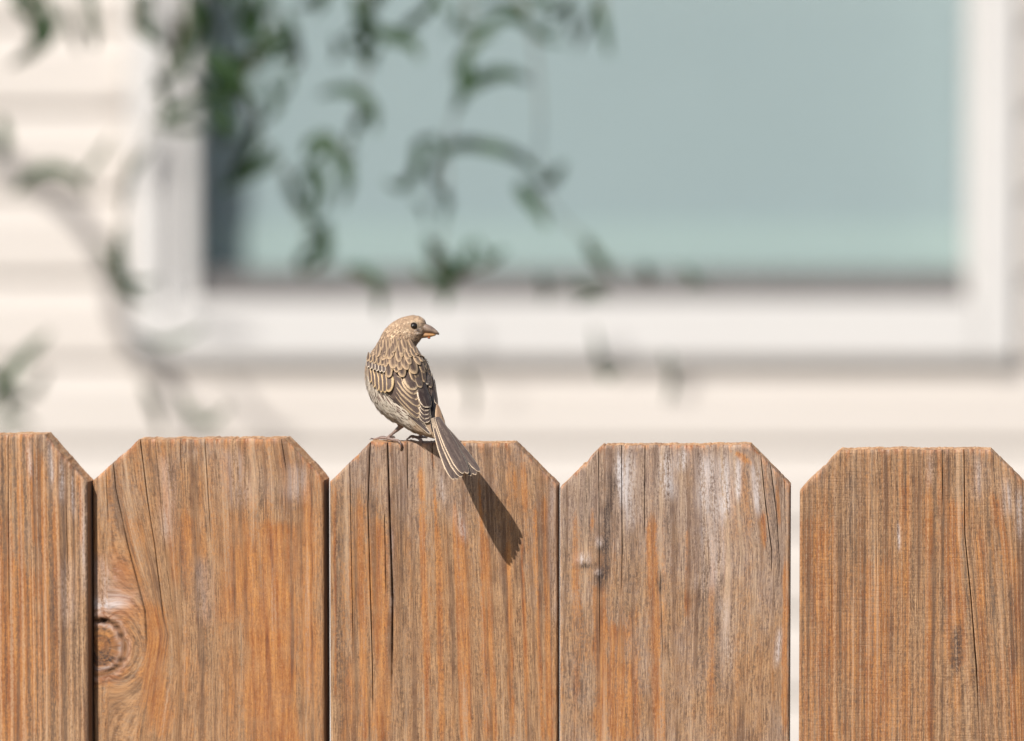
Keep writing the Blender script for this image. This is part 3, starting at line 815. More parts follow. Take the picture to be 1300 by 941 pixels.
board(1015, 1305, 4, tl=(1068, 571), bl=(1015, 624), tr=(1258, 571), br=(1305, 618), warm=0.84, seed=5, base=0.44, ridge=(0.8, 8.5),
      guides=[gv(1196, 571, 1197, 640, 1.5, 1.8), ([(1224, 571), (1225, 680), (1233, 760), (1240, 850), (1244, 940)], 2.2, 3.0, 571, 930), gv(1112, 600, 1113, 760, 1.1, 1.0), gv(1055, 620, 1056, 820, 1.1, 0.9),
              ([(1270, 590), (1279, 700), (1286, 850), (1290, 940)], 1.0, 0.0, 600, 800), gv(1082, 640, 1082, 800, 1.0, 0.8)],
      orange=[(1209, 630, 1216, 850, 8, 1.7), (1262, 620, 1280, 720, 5, 0.8), (1245, 660, 1250, 900, 5, 0.5), (1040, 650, 1045, 980, 25, 0.35), (1110, 700, 1110, 980, 30, 0.35), (1180, 620, 1184, 960, 5, 0.5), (1292, 700, 1295, 960, 7, 0.8), (1150, 600, 1152, 960, 4, 0.4)],
      pale=[(1240, 573, 1242, 640, 5, 0.4), (1180, 571, 1180, 620, 5, 0.35), (1293, 610, 1296, 690, 5, 0.5), (1140, 660, 1141, 700, 2, 0.6), (1275, 600, 1280, 660, 7, 0.4)],
      dark=[(1080, 590, 1082, 760, 5, 0.32), (1206, 571, 1208, 620, 7, 0.35), (1285, 730, 1290, 860, 6, 0.6), (1216, 785, 1214, 862, 6, 1.2), (1198, 600, 1200, 800, 5, 0.3), (1258, 640, 1262, 800, 7, 0.35), (1060, 600, 1062, 900, 12, 0.15), (1250, 760, 1252, 900, 6, 0.3)],
      saw=0.32)
# pickets that continue past the frame on both sides
for k in range(5):
    for sgn in (-1, 1):
        pl = 1313 + 297 * k if sgn > 0 else -478 - 298 * k
        pr = pl + 289
        y0 = (576 + 4 * k) if sgn > 0 else (546 - 4 * k)
        board(pl, pr, rr.uniform(4, 10), tl=(pl + 55, y0), bl=(pl, y0 + 54), tr=(pr - 52, y0), br=(pr, y0 + 54), seed=10 + k * 2 + (sgn > 0), base=rr.uniform(0.25, 0.45), ridge=(0.6, 14),
              orange=[(rr.uniform(pl, pr), 620, rr.uniform(pl, pr), 960, 12, 0.5) for _ in range(4)], dark=[(rr.uniform(pl, pr), 580, rr.uniform(pl, pr), 800, 7, 0.4) for _ in range(3)], fine=False)
# rails and posts behind
U = Vector((math.cos(YAW), -math.sin(YAW), 0))
def fence_box(name, u0, u1, d0, d1, z0, z1):
    V = [F0 + U * u - FN * d for z in (0,) for u, d in ((u0, d0), (u1, d0), (u1, d1), (u0, d1))]
    V = [Vector((v.x, v.y, z)) for z in (z0, z1) for v in V]
    mesh_obj(name, V, [(3, 2, 1, 0), (4, 5, 6, 7), (0, 1, 5, 4), (1, 2, 6, 5), (2, 3, 7, 6), (3, 0, 4, 7)], M_ROUGH, fence)
for zc in (0.35, 0.95, 1.50):
    fence_box('rail', -0.98, 1.12, 0.024, 0.062, zc - 0.044, zc + 0.044)
for u in (-0.93, 1.05):
    fence_box('post', u - 0.045, u + 0.045, 0.0625, 0.152, -0.3, 1.62)

# ------------------------------------------------------------------ finch
YB = F0.y
def Bp(px, py, d): return at_y(px, py, YB + d / 1000.0)
PXMM = S_FENCE * 1000

def feather_mat(name, centre, edge, e0, e1, rough=0.65, shaft=None, tipdark=0.0):
    t = NT(name)
    e = t.attr('edge'); uv = t.attr('fuv', 'Vector')
    barb = t.noise(t.vscale(uv, (5, 34, 1)), 1, 3, 0.6)
    patch = t.noise(t.vscale(uv, (2.2, 3, 1)), 1, 2)
    ee = t.math('ADD', e, t.math('MULTIPLY', t.math('SUBTRACT', barb, 0.5), 0.55))
    f = t.step(ee, e0, e1)
    cc = t.mix(t.step(barb, 0.3, 0.7), tuple(x * 0.72 for x in centre), tuple(x * 1.25 for x in centre))
    cc = t.mix(t.step(patch, 0.45, 0.75, 0, 0.28), cc, tuple(0.6 * a + 0.4 * b for a, b in zip(centre, edge)))
    ec = t.mix(t.step(barb, 0.3, 0.7), tuple(x * 0.82 for x in edge), tuple(min(0.9, x * 1.12) for x in edge))
    c = t.mix(f, cc, ec)
    sx = t.n('SeparateXYZ'); t.l(uv, sx.inputs[0])
    sh = t.step(t.math('ABSOLUTE', sx.outputs[0]), 0.10, 0.03, 0, 0.55)
    c = t.mix(sh, c, shaft or tuple(x * 0.45 for x in centre))
    t.base(c, rough, 0.25)
    t.b.inputs['Sheen Weight'].default_value = 0.08
    t.l(t.bump(barb, 0.00025, 0.6), t.b.inputs['Normal'])
    return t.m
FM = {
 'scap': feather_mat('scapular_feather', (0.080, 0.052, 0.040), (0.56, 0.385, 0.225), 0.28, 0.98),
 'mantle': feather_mat('mantle_feather', (0.135, 0.088, 0.063), (0.54, 0.37, 0.22), 0.06, 1.05),
 'cov': feather_mat('covert_feather', (0.115, 0.080, 0.066), (0.66, 0.46, 0.245), 0.50, 0.78),
 'med': feather_mat('median_covert_feather', (0.10, 0.070, 0.060), (0.74, 0.60, 0.44), 0.60, 0.84),
 'sec': feather_mat('secondary_feather', (0.095, 0.064, 0.052), (0.66, 0.48, 0.30), 0.58, 0.90),
 'dark': feather_mat('tertial_feather', (0.040, 0.024, 0.021), (0.68, 0.54, 0.40), 0.80, 0.93),
 'gap_shade': feather_mat('gap_shade_feather', (0.022, 0.015, 0.014), (0.12, 0.085, 0.065), 0.9, 1.0),  # shadow between wing and tail put into the colour
 'prim': feather_mat('primary_feather', (0.050, 0.034, 0.031), (0.70, 0.55, 0.39), 0.58, 0.80),
 'tail': feather_mat('tail_feather', (0.100, 0.070, 0.058), (0.66, 0.50, 0.34), 0.72, 0.92),
 'rump': feather_mat('rump_feather', (0.27, 0.165, 0.10), (0.52, 0.35, 0.21), 0.5, 0.9),
}
t = NT('finch_plumage')
vc = t.attr('tint', 'Color'); e = t.attr('edge'); uv = t.attr('fuv', 'Vector'); cd = t.attr('centre', 'Color')
barb = t.noise(t.vscale(uv, (4, 14, 1)), 1, 3, 0.6)
f = t.step(t.math('ADD', e, t.math('MULTIPLY', t.math('SUBTRACT', barb, 0.5), 0.35)), 0.25, 0.75)
c = t.mix(f, cd, vc)
c = t.mix(t.step(barb, 0.35, 0.7, 0, 0.25), c, t.mix(0.45, c, (0.05, 0.035, 0.03)))
M_PLUME = t.base(c, 0.75, 0.15)
t.b.inputs['Sheen Weight'].default_value = 0.12
t = NT('finch_body_down')
vc = t.attr('tint', 'Color')
a = t.noise(t.coord(), 900, 3, 0.6)
M_DOWN = t.base(t.mix(t.step(a, 0.3, 0.7, 0, 0.5), vc, t.mix(0.6, vc, (0.05, 0.035, 0.03))), 0.85, 0.1)
M_EYE = plain('dark_eye', (0.012, 0.008, 0.006), (0.02, 0.012, 0.008), 400, 0.08, 0.6)
M_EYERING = plain('buff_eyelid', (0.42, 0.31, 0.21), (0.34, 0.25, 0.17), 900, 0.6)
M_BEAK_U = plain('horn_grey_upper_beak', (0.17, 0.12, 0.095), (0.32, 0.225, 0.165), 420, 0.38, 0.45, 0.0002)
M_BEAK_L = plain('orange_buff_lower_beak', (0.50, 0.255, 0.095), (0.36, 0.20, 0.10), 300, 0.4, 0.45, 0.0002)
M_CRUMB = plain('red_brown_seed_crumb', (0.36, 0.10, 0.03), (0.22, 0.06, 0.02), 500, 0.5)
M_LEG = plain('brown_scaly_leg', (0.30, 0.205, 0.165), (0.18, 0.12, 0.10), 700, 0.5, 0.4, 0.0003)
M_CLAW = plain('dark_claw', (0.12, 0.075, 0.06), (0.08, 0.05, 0.04), 600, 0.4, 0.5)

ST = np.array([  # px x, px y, depth mm, lateral half-width px, half-depth mm
 (524, 400.5, 22, 3, 1.2), (522.5, 403, 22, 12, 4.2), (520, 408, 22, 20, 6.9), (517, 414.5, 22, 25, 8.4), (513.5, 422, 22, 27.6, 9.3), (508, 431, 22, 26.6, 10),
 (502, 441, 21, 26.2, 11.4), (501, 452, 18, 32, 14), (502, 465, 14, 38.6, 16.8), (505, 479, 10, 41, 18.6), (508.5, 493, 6, 39.5, 18.8),
 (516, 507, 2, 35, 17), (527, 521, -4, 26, 13.2), (537, 533, -9, 20, 9), (547, 545, -15, 10.5, 5), (553, 553, -19, 4, 2)], float)
nst = len(ST)
def st(tt):
    i = min(int(tt), nst - 2); f = tt - i
    P = lambda k: ST[max(0, min(nst - 1, k))]
    a, b, c_, d = P(i - 1), P(i), P(i + 1), P(i + 2)
    v = 0.5 * (2 * b + (c_ - a) * f + (2 * a - 5 * b + 4 * c_ - d) * f * f + (3 * b - a - 3 * c_ + d) * f ** 3)
    return v
def ring_frame(tt):
    v = st(tt)
    C = Bp(v[0], v[1], v[2])
    v0, v1 = st(max(0, tt - 0.35)), st(min(nst - 1.001, tt + 0.35))
    T = (Bp(*v1[:3]) - Bp(*v0[:3])).normalized()
    if tt < 8.0:
        k = min(1.0, max(0.0, (8.0 - tt) / 2.0)); T = (T * (1 - k) + Vector((0.0, 0.0, -1)).normalized() * k).normalized()
    L = T.cross(Vector((0, 1, 0))).normalized()
    Nn = L.cross(T).normalized()
    if L.x < 0: L = -L
    if Nn.y > 0: Nn = -Nn                       # towards the bird's back (the camera's side)
    return C, T, L, Nn, max(0.4, v[3]) * PXMM / 1000, max(0.4, v[4]) / 1000
def surf(tt, th):
    C, T, L, Nn, a, b = ring_frame(tt)
    c_, s_ = math.cos(th), math.sin(th)
    e = 0.92
    return C + L * (a * math.copysign(abs(c_) ** e, c_)) + Nn * (b * math.copysign(abs(s_) ** e, s_))

bird = tag(empty('finch', tuple(Bp(512, 559, 8))), 'small streaked brown finch perched on the fence looking back over its shoulder', 'bird')
VENT = Vector((-0.62, 0.55, -0.56)).normalized()
EYE_PX = (525.4, 414.2)
def tint_at(p, n, tt):
    """plumage colours (edge, centre) at a point of the body"""
    d = n.dot(VENT)
    back_e, back_c = np.array((0.58, 0.395, 0.245)), np.array((0.125, 0.082, 0.060))
    bel_e, bel_c = np.array((0.60, 0.515, 0.41)), np.array((0.16, 0.11, 0.085))
    if random.random() < 0.45: bel_c = np.array((0.50, 0.42, 0.33))
    head_e, head_c = np.array((0.68, 0.465, 0.295)), np.array((0.20, 0.130, 0.086))
    k = float(smoothstep(-0.38, -0.10, d)) * float(smoothstep(7.8, 9.0, tt))
    e_ = back_e * (1 - k) + bel_e * k; c_ = back_c * (1 - k) + bel_c * k
    h = 1 - float(smoothstep(5.0, 7.0, tt))
    e_ = e_ * (1 - h) + head_e * h; c_ = c_ * (1 - h) + head_c * h
    if tt > 12.2:
        q = float(smoothstep(12.2, 13.2, tt)); e_ = e_ * (1 - q) + np.array((0.50, 0.36, 0.24)) * q; c_ = c_ * (1 - q) + np.array((0.30, 0.2, 0.13)) * q
    return e_, c_
def px_of(p):
    v = p - CAM
    f = Vector((0, math.cos(PITCH), -math.sin(PITCH))); u = Vector((0, math.sin(PITCH), math.cos(PITCH)))
    k = v.dot(f)
    return W_PX / 2 + v.x / k * FOCAL / SENSOR * W_PX, H_PX / 2 - v.dot(u) / k * FOCAL / SENSOR * W_PX
def face_tint(p, e_, c_, tt):
    if tt > 6.2: return e_, c_
    x, y = px_of(p)
    def g(cx, cy, rx, ry): return math.exp(-((x - cx) / rx) ** 2 - ((y - cy) / ry) ** 2)
    pale = np.array((0.60, 0.46, 0.31)); greyd = np.array((0.15, 0.115, 0.10)); gl = np.array((0.50, 0.44, 0.39))
    k = min(1, 0.9 * g(518, 419, 5, 4) + 0.8 * g(521, 409, 7, 2.5)); e_ = e_ * (1 - k) + pale * k; c_ = c_ * (1 - k) + pale * 0.8 * k
    k = min(1, 1.0 * g(533, 418, 4.5, 3.8)); r_ = random.random(); q = greyd if r_ < 0.5 else gl; e_ = e_ * (1 - k) + q * k; c_ = c_ * (1 - k) + q * k
    k = min(1, 0.9 * g(507.5, 427, 2.2, 2.2)); e_ = e_ * (1 - k) + greyd * k; c_ = c_ * (1 - k) + greyd * k
    k = min(1, 0.75 * g(528, 433, 5, 4)); e_ = e_ * (1 - k) + np.array((0.22, 0.16, 0.12)) * k; c_ = c_ * (1 - k) + np.array((0.16, 0.11, 0.08)) * k
    k = min(1, 0.55 * g(524, 424, 9, 2.5)); e_ = e_ * (1 - k) + np.array((0.56, 0.45, 0.34)) * k
    return e_, c_
# continuous body
NR, NS = 66, 40
V, F, TI = [], [], []
for i in range(NR):
    tt = (nst - 1.001) * i / (NR - 1)
    C = ring_frame(tt)[0]
    for k in range(NS):
        p = surf(tt, 2 * math.pi * k / NS)
        V.append(p)
        e_, c_ = tint_at(p, (p - C).normalized(), tt)
        TI.append(tuple(0.45 * e_ + 0.55 * c_) + (1,))
for i in range(NR - 1):
    for k in range(NS):
        k2 = (k + 1) % NS
        F.append((i * NS + k, (i + 1) * NS + k, (i + 1) * NS + k2, i * NS + k2))
F.append(tuple(range(NS))); F.append(tuple((NR - 1) * NS + k for k in range(NS - 1, -1, -1)))
body = mesh_obj('body', V, F, M_DOWN, bird, True)
bm = bmesh.new(); bm.from_mesh(body.data); bmesh.ops.recalc_face_normals(bm, faces=bm.faces); bm.to_mesh(body.data); bm.free()
at = body.data.attributes.new('tint', 'FLOAT_COLOR', 'POINT'); at.data.foreach_set('color', np.array(TI, np.float32).ravel())
BVH = BVHTree.FromPolygons([tuple(v) for v in V], F)

# small contour feathers all over the body, too many to tell apart
PV, PF, PE, PU, PT, PC = [], [], [], [], [], []
def tiny(root, T, n, Lm, Wm, lift, e_, c_):
    i0 = len(PV)
    B_ = n.cross(T).normalized()
    D_ = (T * math.cos(lift) + n * math.sin(lift)).normalized()
    up = B_.cross(D_); up = -up if up.dot(n) < 0 else up
    for s_, w in ((0.0, 0.45), (0.35, 0.95), (0.7, 0.9), (0.92, 0.5)):
        for k in (-1, 0, 1):
            PV.append(root + D_ * (Lm * s_) + B_ * (Wm * 0.5 * w * k) - n * (Lm * 0.10 * s_ * s_) + up * (0.10 * Wm * (1 - abs(k))))
            PE.append(max(abs(k) * 0.9, (s_ - 0.6) * 2.2)); PU.append((k + 7.3 * (i0 % 97), s_ + 3.1 * (i0 % 89), 0))
            PT.append(tuple(e_) + (1,)); PC.append(tuple(c_) + (1,))
    PV.append(root + D_ * Lm - n * (Lm * 0.12)); PE.append(1.0); PU.append((7.3 * (i0 % 97), 1 + 3.1 * (i0 % 89), 0)); PT.append(tuple(e_) + (1,)); PC.append(tuple(c_) + (1,))
    for r in range(3):
        for k in range(2):
            a = i0 + r * 3 + k
            PF.append((a, a + 1, a + 4, a + 3))
    PF.append((i0 + 9, i0 + 10, i0 + 12)); PF.append((i0 + 10, i0 + 11, i0 + 12))
random.seed(21)
WPOLY = [(100, 300), (130, 275), (170, 250), (205, 240), (285, 245), (335, 265), (385, 330), (440, 420), (452, 560), (425, 660), (405, 655), (330, 595), (250, 525), (185, 470), (135, 432), (108, 400)]
WPOLY = [(440 + a / 3.92, 380 + b / 3.92) for a, b in WPOLY]
def in_wing(x, y):
    c = False
    for i in range(len(WPOLY)):
        (x1, y1), (x2, y2) = WPOLY[i], WPOLY[i - 1]
        if (y1 > y) != (y2 > y) and x < (x2 - x1) * (y - y1) / (y2 - y1) + x1: c = not c
    return c
tt = 0.35
while tt < nst - 1.6:
    C, T0, L0, N0, a, b = ring_frame(tt)
    size = float(np.interp(tt, [0, 3, 5, 6.5, 8, 10, 12, 14], [1.9, 2.3, 2.9, 3.9, 5.0, 6.2, 6.4, 6.4])) / 1000
    wid = size * float(np.interp(tt, [0, 4, 6, 9], [0.36, 0.38, 0.42, 0.32]))
    circ = math.pi * (a + b)
    n_ = max(6, int(circ / (wid * 0.50)))
    for k in range(n_):
        th = 2 * math.pi * (k + random.uniform(-0.4, 0.4)) / n_
        t2 = tt + random.uniform(-0.12, 0.12)
        p = surf(t2, th); p2 = surf(min(nst - 1.002, t2 + 0.25), th); p3 = surf(t2, th + 0.08)
        T = (p2 - p).normalized(); n = (p3 - p).cross(T).normalized()
        if n.dot(p - ring_frame(t2)[0]) < 0: n = -n
        if tt < 4.6:   # head feathers sweep back from the beak
            x, y = px_of(p)
            sweep = Vector((-1.0, 0.0, -0.28 - 0.018 * (y - 412)))
            kk = float(smoothstep(5.0, 3.6, t2)) if False else 1 - float(smoothstep(3.4, 4.9, t2))
            kk *= 1 - float(smoothstep(0.05, 0.45, -n.x))
            T = (T * (1 - kk) + (sweep - n * sweep.dot(n)).normalized() * kk).normalized()
        x, y = px_of(p)
        if n.y < 0 and math.hypot(x - EYE_PX[0], y - EYE_PX[1]) < 5.2: continue
        if x > 539 and y > 411 and tt < 5: continue
        if n.y < 0.1 and tt > 5.8 and in_wing(x, y): continue
        T = (T + n.cross(T) * random.uniform(-0.16, 0.16)).normalized()
        e_, c_ = tint_at(p, n, t2)
        e_, c_ = face_tint(p, e_, c_, t2)
        v = random.uniform(0.82, 1.14)
        if t2 < 5.5: v *= (0.62 + 0.8 * float(vnoise(t2 * 4.2 + 40, x * 0.12))) * (0.55 if random.random() < 0.25 else 1.05)
        elif t2 < 9: v *= 0.7 + 0.6 * float(vnoise(th * 7 + 50, t2 * 0.9))
        tiny(p - n * 0.00015, T, n, size * random.uniform(0.85, 1.2), wid * random.uniform(0.85, 1.2), random.uniform(0.06, 0.20) * (0.8 if tt < 5 else 1), np.clip(e_ * v, 0, 0.9), np.clip(c_ * v, 0, 0.9))
    tt += size * 1000 * 0.40 / (float((Bp(*st(min(nst - 1.01, tt + 0.5))[:3]) - Bp(*st(max(0, tt - 0.5))[:3])).length) * 1000)
plume = mesh_obj('plumage', PV, PF, M_PLUME, body, True)
plume['kind'] = 'stuff'
for nm, arr, ty, fld in (('edge', PE, 'FLOAT', 'value'), ('fuv', PU, 'FLOAT_VECTOR', 'vector'), ('tint', PT, 'FLOAT_COLOR', 'color'), ('centre', PC, 'FLOAT_COLOR', 'color')):
    at = plume.data.attributes.new(nm, ty, 'POINT'); at.data.foreach_set(fld, np.array(arr, np.float32).ravel())

# depth of the folded-wing surface: a smooth fit through the front of the body
A_, b_ = [], []
def quad(x, y):
    x = (x - 510) / 40; y = (y - 490) / 60
    return [1, x, y, x * x, x * y, y * y, x ** 3, x * x * y, x * y * y, y ** 3]
for x in range(466, 556, 4):
    for y in range(440, 552, 4):
        d = ray(x, y).normalized()
        h = BVH.ray_cast(CAM, d)
        if h[0] is not None:
            A_.append(quad(x, y)); b_.append((h[0].y - YB) * 1000)
COEF = np.linalg.lstsq(np.array(A_), np.array(b_), rcond=None)[0]
def wing_d(x, y):
    fit = float(np.dot(quad(x, y), COEF))
    d = ray(x, y).normalized(); h = BVH.ray_cast(CAM, d)
    if h[0] is not None:
        fit = min(fit, (h[0].y - YB) * 1000 + 0.2)
    return fit
def cx(p): return (440 + p[0] / 3.92, 380 + p[1] / 3.92)

def feather(parent, name, root, tip, w, mat, off=1.0, bend=0.0, depth=None, tipround=1.0, root_w=0.16):
    """root, tip and width in enlarged-photo units; lies `off` mm over the wing surface"""
    r, q = np.array(cx(root)), np.array(cx(tip))
    dv = q - r; Lpx = np.hypot(*dv); nv = np.array((-dv[1], dv[0])) / Lpx
    S = [0, 0.14, 0.3, 0.48, 0.66, 0.8, 0.89, 0.95, 0.985, 1.0]
    mid = []
    for s_ in S:
        p = r + dv * s_ + nv * (bend / 3.92) * 4 * s_ * (1 - s_)
        d = depth(s_) if depth else wing_d(*p)
        mid.append(Bp(p[0], p[1], d - (0.78 * off + 0.4 * s_) * min(1.0, 0.05 + s_ * 2.6) if not depth else d - off))
    if not depth:
        # relax the line so that a feather never kinks
        for _ in range(4):
            mid = [mid[0]] + [mid[i] * 0.5 + (mid[i - 1] + mid[i + 1]) * 0.25 if i < len(mid) - 3 else mid[i] for i in range(1, len(mid) - 1)] + [mid[-1]]
    V, F, E, U = [], [], [], []
    fj = random.Random(int(root[0] * 13 + tip[1] * 7))
    wm = w / 3.92 * PXMM / 1000 / 2
    K = (-1, -0.72, -0.4, 0, 0.4, 0.72, 1)
    for i, s_ in enumerate(S):
        p = mid[i]
        T = (mid[min(i + 1, len(S) - 1)] - mid[max(0, i - 1)]).normalized()
        if depth: nrm = Vector((0.32, -0.75, 0.58))
        else:
            x, y = px_of(p)
            gx_ = (wing_d(x + 3, y) - wing_d(x - 3, y)) / (6 * PXMM); gy_ = (wing_d(x, y + 3) - wing_d(x, y - 3)) / (6 * PXMM)
            nrm = Vector((np.clip(gx_, -1.1, 1.1), -1, np.clip(-gy_, -1, 1)))
        nrm = (nrm - T * nrm.dot(T)).normalized()
        B_ = T.cross(nrm).normalized()
        prof = (root_w + (1 - root_w) * min(1, s_ / 0.45) ** 0.8) * (1 if s_ < 0.62 else math.sqrt(max(0.0, 1 - ((s_ - 0.62) / 0.38) ** (2.4 * tipround))))
        prof = max(prof, 0.03)
        for k in K:
            fr_ = 1 + (0.10 * (fj.random() - 0.5) if abs(k) == 1 else 0)
            V.append(p + B_ * (wm * k * prof * fr_) - nrm * (0.22 * wm * k * k * prof))
            tipe = max(0.0, 1 - (1 - s_) * np.hypot(*dv) * PXMM / 1000 / max(wm, 1e-5))
            E.append(max(abs(k), tipe)); U.append((k + hash(name) % 7 + random.Random(int(root[0] * 7 + tip[1])).uniform(0, 0.001), s_ * max(1, Lpx / 30) + root[0] * 0.37, 0))
    nk = len(K)
    for i in range(len(S) - 1):
        for k in range(nk - 1):
            a = i * nk + k
            F.append((a, a + 1, a + nk + 1, a + nk))
    U = [(u[0] - (hash(name) % 7), u[1], u[2]) for u in U]
    o = mesh_obj(name, V, F, FM[mat], parent, True)
    for nm, arr, ty, fld in (('edge', E, 'FLOAT', 'value'), ('fuv', U, 'FLOAT_VECTOR', 'vector')):
        at = o.data.attributes.new(nm, ty, 'POINT'); at.data.foreach_set(fld, np.array(arr, np.float32).ravel())
    sol = o.modifiers.new('thickness', 'SOLIDIFY'); sol.thickness = 0.00012; sol.offset = -1
    return o

# left wing: a covered surface with its feathers laid over it, lowest first
def patch_mesh(name, poly, off, mat, depth=None):
    P = [cx(p) for p in poly]
    c0 = np.mean(P, 0)
    V = []; F = []
    rings = 5
    for r_ in range(rings + 1):
        for p in P:
            q = c0 + (np.array(p) - c0) * (r_ / rings if r_ else 0.02)
            d = depth(q) if depth else wing_d(*q)
            V.append(Bp(q[0], q[1], d - off + (0.8 if r_ == rings else 0)))
    n = len(P)
    for r_ in range(rings):
        for k in range(n):
            F.append((r_ * n + k, r_ * n + (k + 1) % n, (r_ + 1) * n + (k + 1) % n, (r_ + 1) * n + k))
    o = mesh_obj(name, V, F, mat, bird, True)
    sol = o.modifiers.new('thickness', 'SOLIDIFY'); sol.thickness = 0.0004
    return o
M_UNDER = plain('brown_wing_skin', (0.15, 0.105, 0.08), (0.09, 0.06, 0.05), 700, 0.8)
wing = patch_mesh('wing', [(108, 330), (150, 320), (230, 345), (330, 370), (395, 420), (415, 520), (405, 600), (395, 625), (330, 590), (250, 520), (185, 462), (130, 425), (110, 380)], 0.5, M_UNDER)
# primaries along the lower edge
PRIM = [((165, 462), (418, 672), 30, 0.8), ((175, 458), (408, 655), 26, 1.0), ((185, 452), (398, 640), 26, 1.2), ((190, 448), (388, 622), 26, 1.4), ((198, 440), (372, 602), 28, 1.6)]
for r_, q_, w_, o_ in PRIM:
    feather(wing, 'primary', r_, q_, w_, 'prim', o_, bend=-9)
# secondaries
for r_, q_, w_, o_ in [((200, 430), (360, 590), 46, 1.9), ((212, 412), (362, 570), 52, 2.2), ((222, 398), (362, 532), 56, 2.5), ((236, 378), (352, 500), 56, 2.8)]:
    feather(wing, 'secondary', r_, q_, w_, 'sec', o_, bend=-7)
# tertials and the dark stacked tips
for r_, q_, w_, m_, o_ in [((375, 500), (404, 614), 66, 'dark', 2.1), ((378, 480), (402, 596), 64, 'dark', 2.4), ((380, 465), (401, 576), 62, 'dark', 2.7), ((382, 455), (402, 556), 64, 'dark', 3.0), ((380, 385), (405, 540), 92, 'dark', 4.6)]:
    feather(wing, 'tertial', r_, q_, w_, m_, o_, bend=5)
for r_, q_, w_, o_ in [((270, 370), (350, 470), 64, 3.1), ((290, 350), (345, 450), 74, 3.5), ((340, 350), (372, 440), 50, 3.9)]:
    feather(wing, 'tertial', r_, q_, w_, 'sec', o_)
# greater coverts, then median coverts
for r_, q_, w_, o_ in [((205, 345), (208, 462), 58, 2.6), ((185, 350), (190, 466), 34, 3.0), ((164, 350), (172, 464), 32, 3.2), ((143, 345), (154, 456), 32, 3.0), ((124, 340), (136, 440), 30, 2.6), ((110, 335), (118, 415), 26, 2.2)]:
    feather(wing, 'covert', r_, q_, w_, 'cov', o_)
for i, (x_, y_) in enumerate([(186, 364), (169, 362), (152, 357), (136, 352), (121, 346), (108, 338)]):
    feather(wing, 'covert', (x_ - 6, y_ - 52), (x_, y_), 24, 'med', 3.6)
for i, (x_, y_) in enumerate([(178, 330), (158, 326), (138, 320), (120, 314), (106, 308)]):
    feather(wing, 'covert', (x_ + 2, y_ - 46), (x_, y_), 26, 'scap', 3.2)
# right wing seen past the back
wing2 = patch_mesh('wing', [(380, 330), (410, 345), (430, 400), (446, 450), (452, 520), (440, 590), (425, 600), (420, 520), (405, 430), (385, 380)], 0.3, M_UNDER)
for r_, q_, w_, m_, o_ in [((428, 450), (432, 662), 34, 'gap_shade', 2.0), ((438, 400), (452, 590), 30, 'prim', 0.5), ((425, 370), (446, 520), 30, 'prim', 0.8), ((405, 345), (418, 440), 44, 'sec', 1.6), ((396, 340), (402, 425), 40, 'med', 2.2)]:  # the near-black feather paints in the shadow beside the tail base
    feather(wing2, 'covert' if m_ == 'med' else 'secondary', r_, q_, w_, m_, o_)
# scapulars and mantle, laid like shingles from the bottom row up
ROWS = [
 [((350, 285), (376, 432), 52, 4.1), ((312, 300), (338, 408), 44, 4.0)],
 [((205, 285), (214, 388), 46, 3.9), ((262, 285), (276, 388), 56, 4.2), ((318, 270), (346, 374), 60, 4.6), ((362, 285), (384, 372), 42, 3.8), ((236, 280), (246, 372), 40, 4.1)],
 [((190, 250), (194, 338), 42, 4.0), ((228, 252), (236, 346), 44, 4.3), ((280, 248), (304, 344), 50, 4.7), ((332, 250), (360, 330), 46, 4.2), ((256, 250), (268, 350), 42, 4.5), ((160, 258), (158, 330), 38, 3.6)],
 [((176, 225), (176, 300), 38, 3.6), ((210, 222), (214, 302), 40, 4.0), ((248, 222), (258, 304), 42, 4.4), ((286, 226), (304, 300), 40, 4.3), ((318, 232), (340, 296), 36, 3.8), ((140, 250), (134, 312), 34, 3.0)],
 [((192, 200), (192, 268), 34, 3.2), ((226, 198), (230, 268), 36, 3.6), ((262, 204), (274, 270), 36, 3.7), ((294, 212), (310, 268), 34, 3.4), ((160, 215), (154, 278), 34, 2.8)],
 [((208, 182), (209, 238), 30, 2.6), ((240, 182), (246, 240), 32, 2.8), ((272, 190), (284, 242), 32, 2.8), ((178, 195), (174, 246), 30, 2.3)],
]
for ri, row in enumerate(ROWS[:5]):
    for r_, q_, w_, o_ in row:
        feather(body, 'scapular', (r_[0] + 14, r_[1] - 16), (q_[0] + random.uniform(10, 22), q_[1] - random.uniform(8, 24)), w_ * random.uniform(0.6, 0.85), 'scap' if ri < 2 else 'mantle', o_ - 1.0, bend=random.uniform(-3, 3)) if ri in (0, 2, 3, 4) else None
        jx, jy = random.uniform(-6, 6), random.uniform(-9, 9)
        feather(body, 'scapular', (r_[0] + jx * 0.5, r_[1] - 4), (q_[0] + jx, q_[1] + jy), w_ * random.uniform(0.78, 1.12), 'scap' if ri < 2 else 'mantle', o_ - 0.9 + random.uniform(-0.2, 0.2), bend=random.uniform(-3, 3))

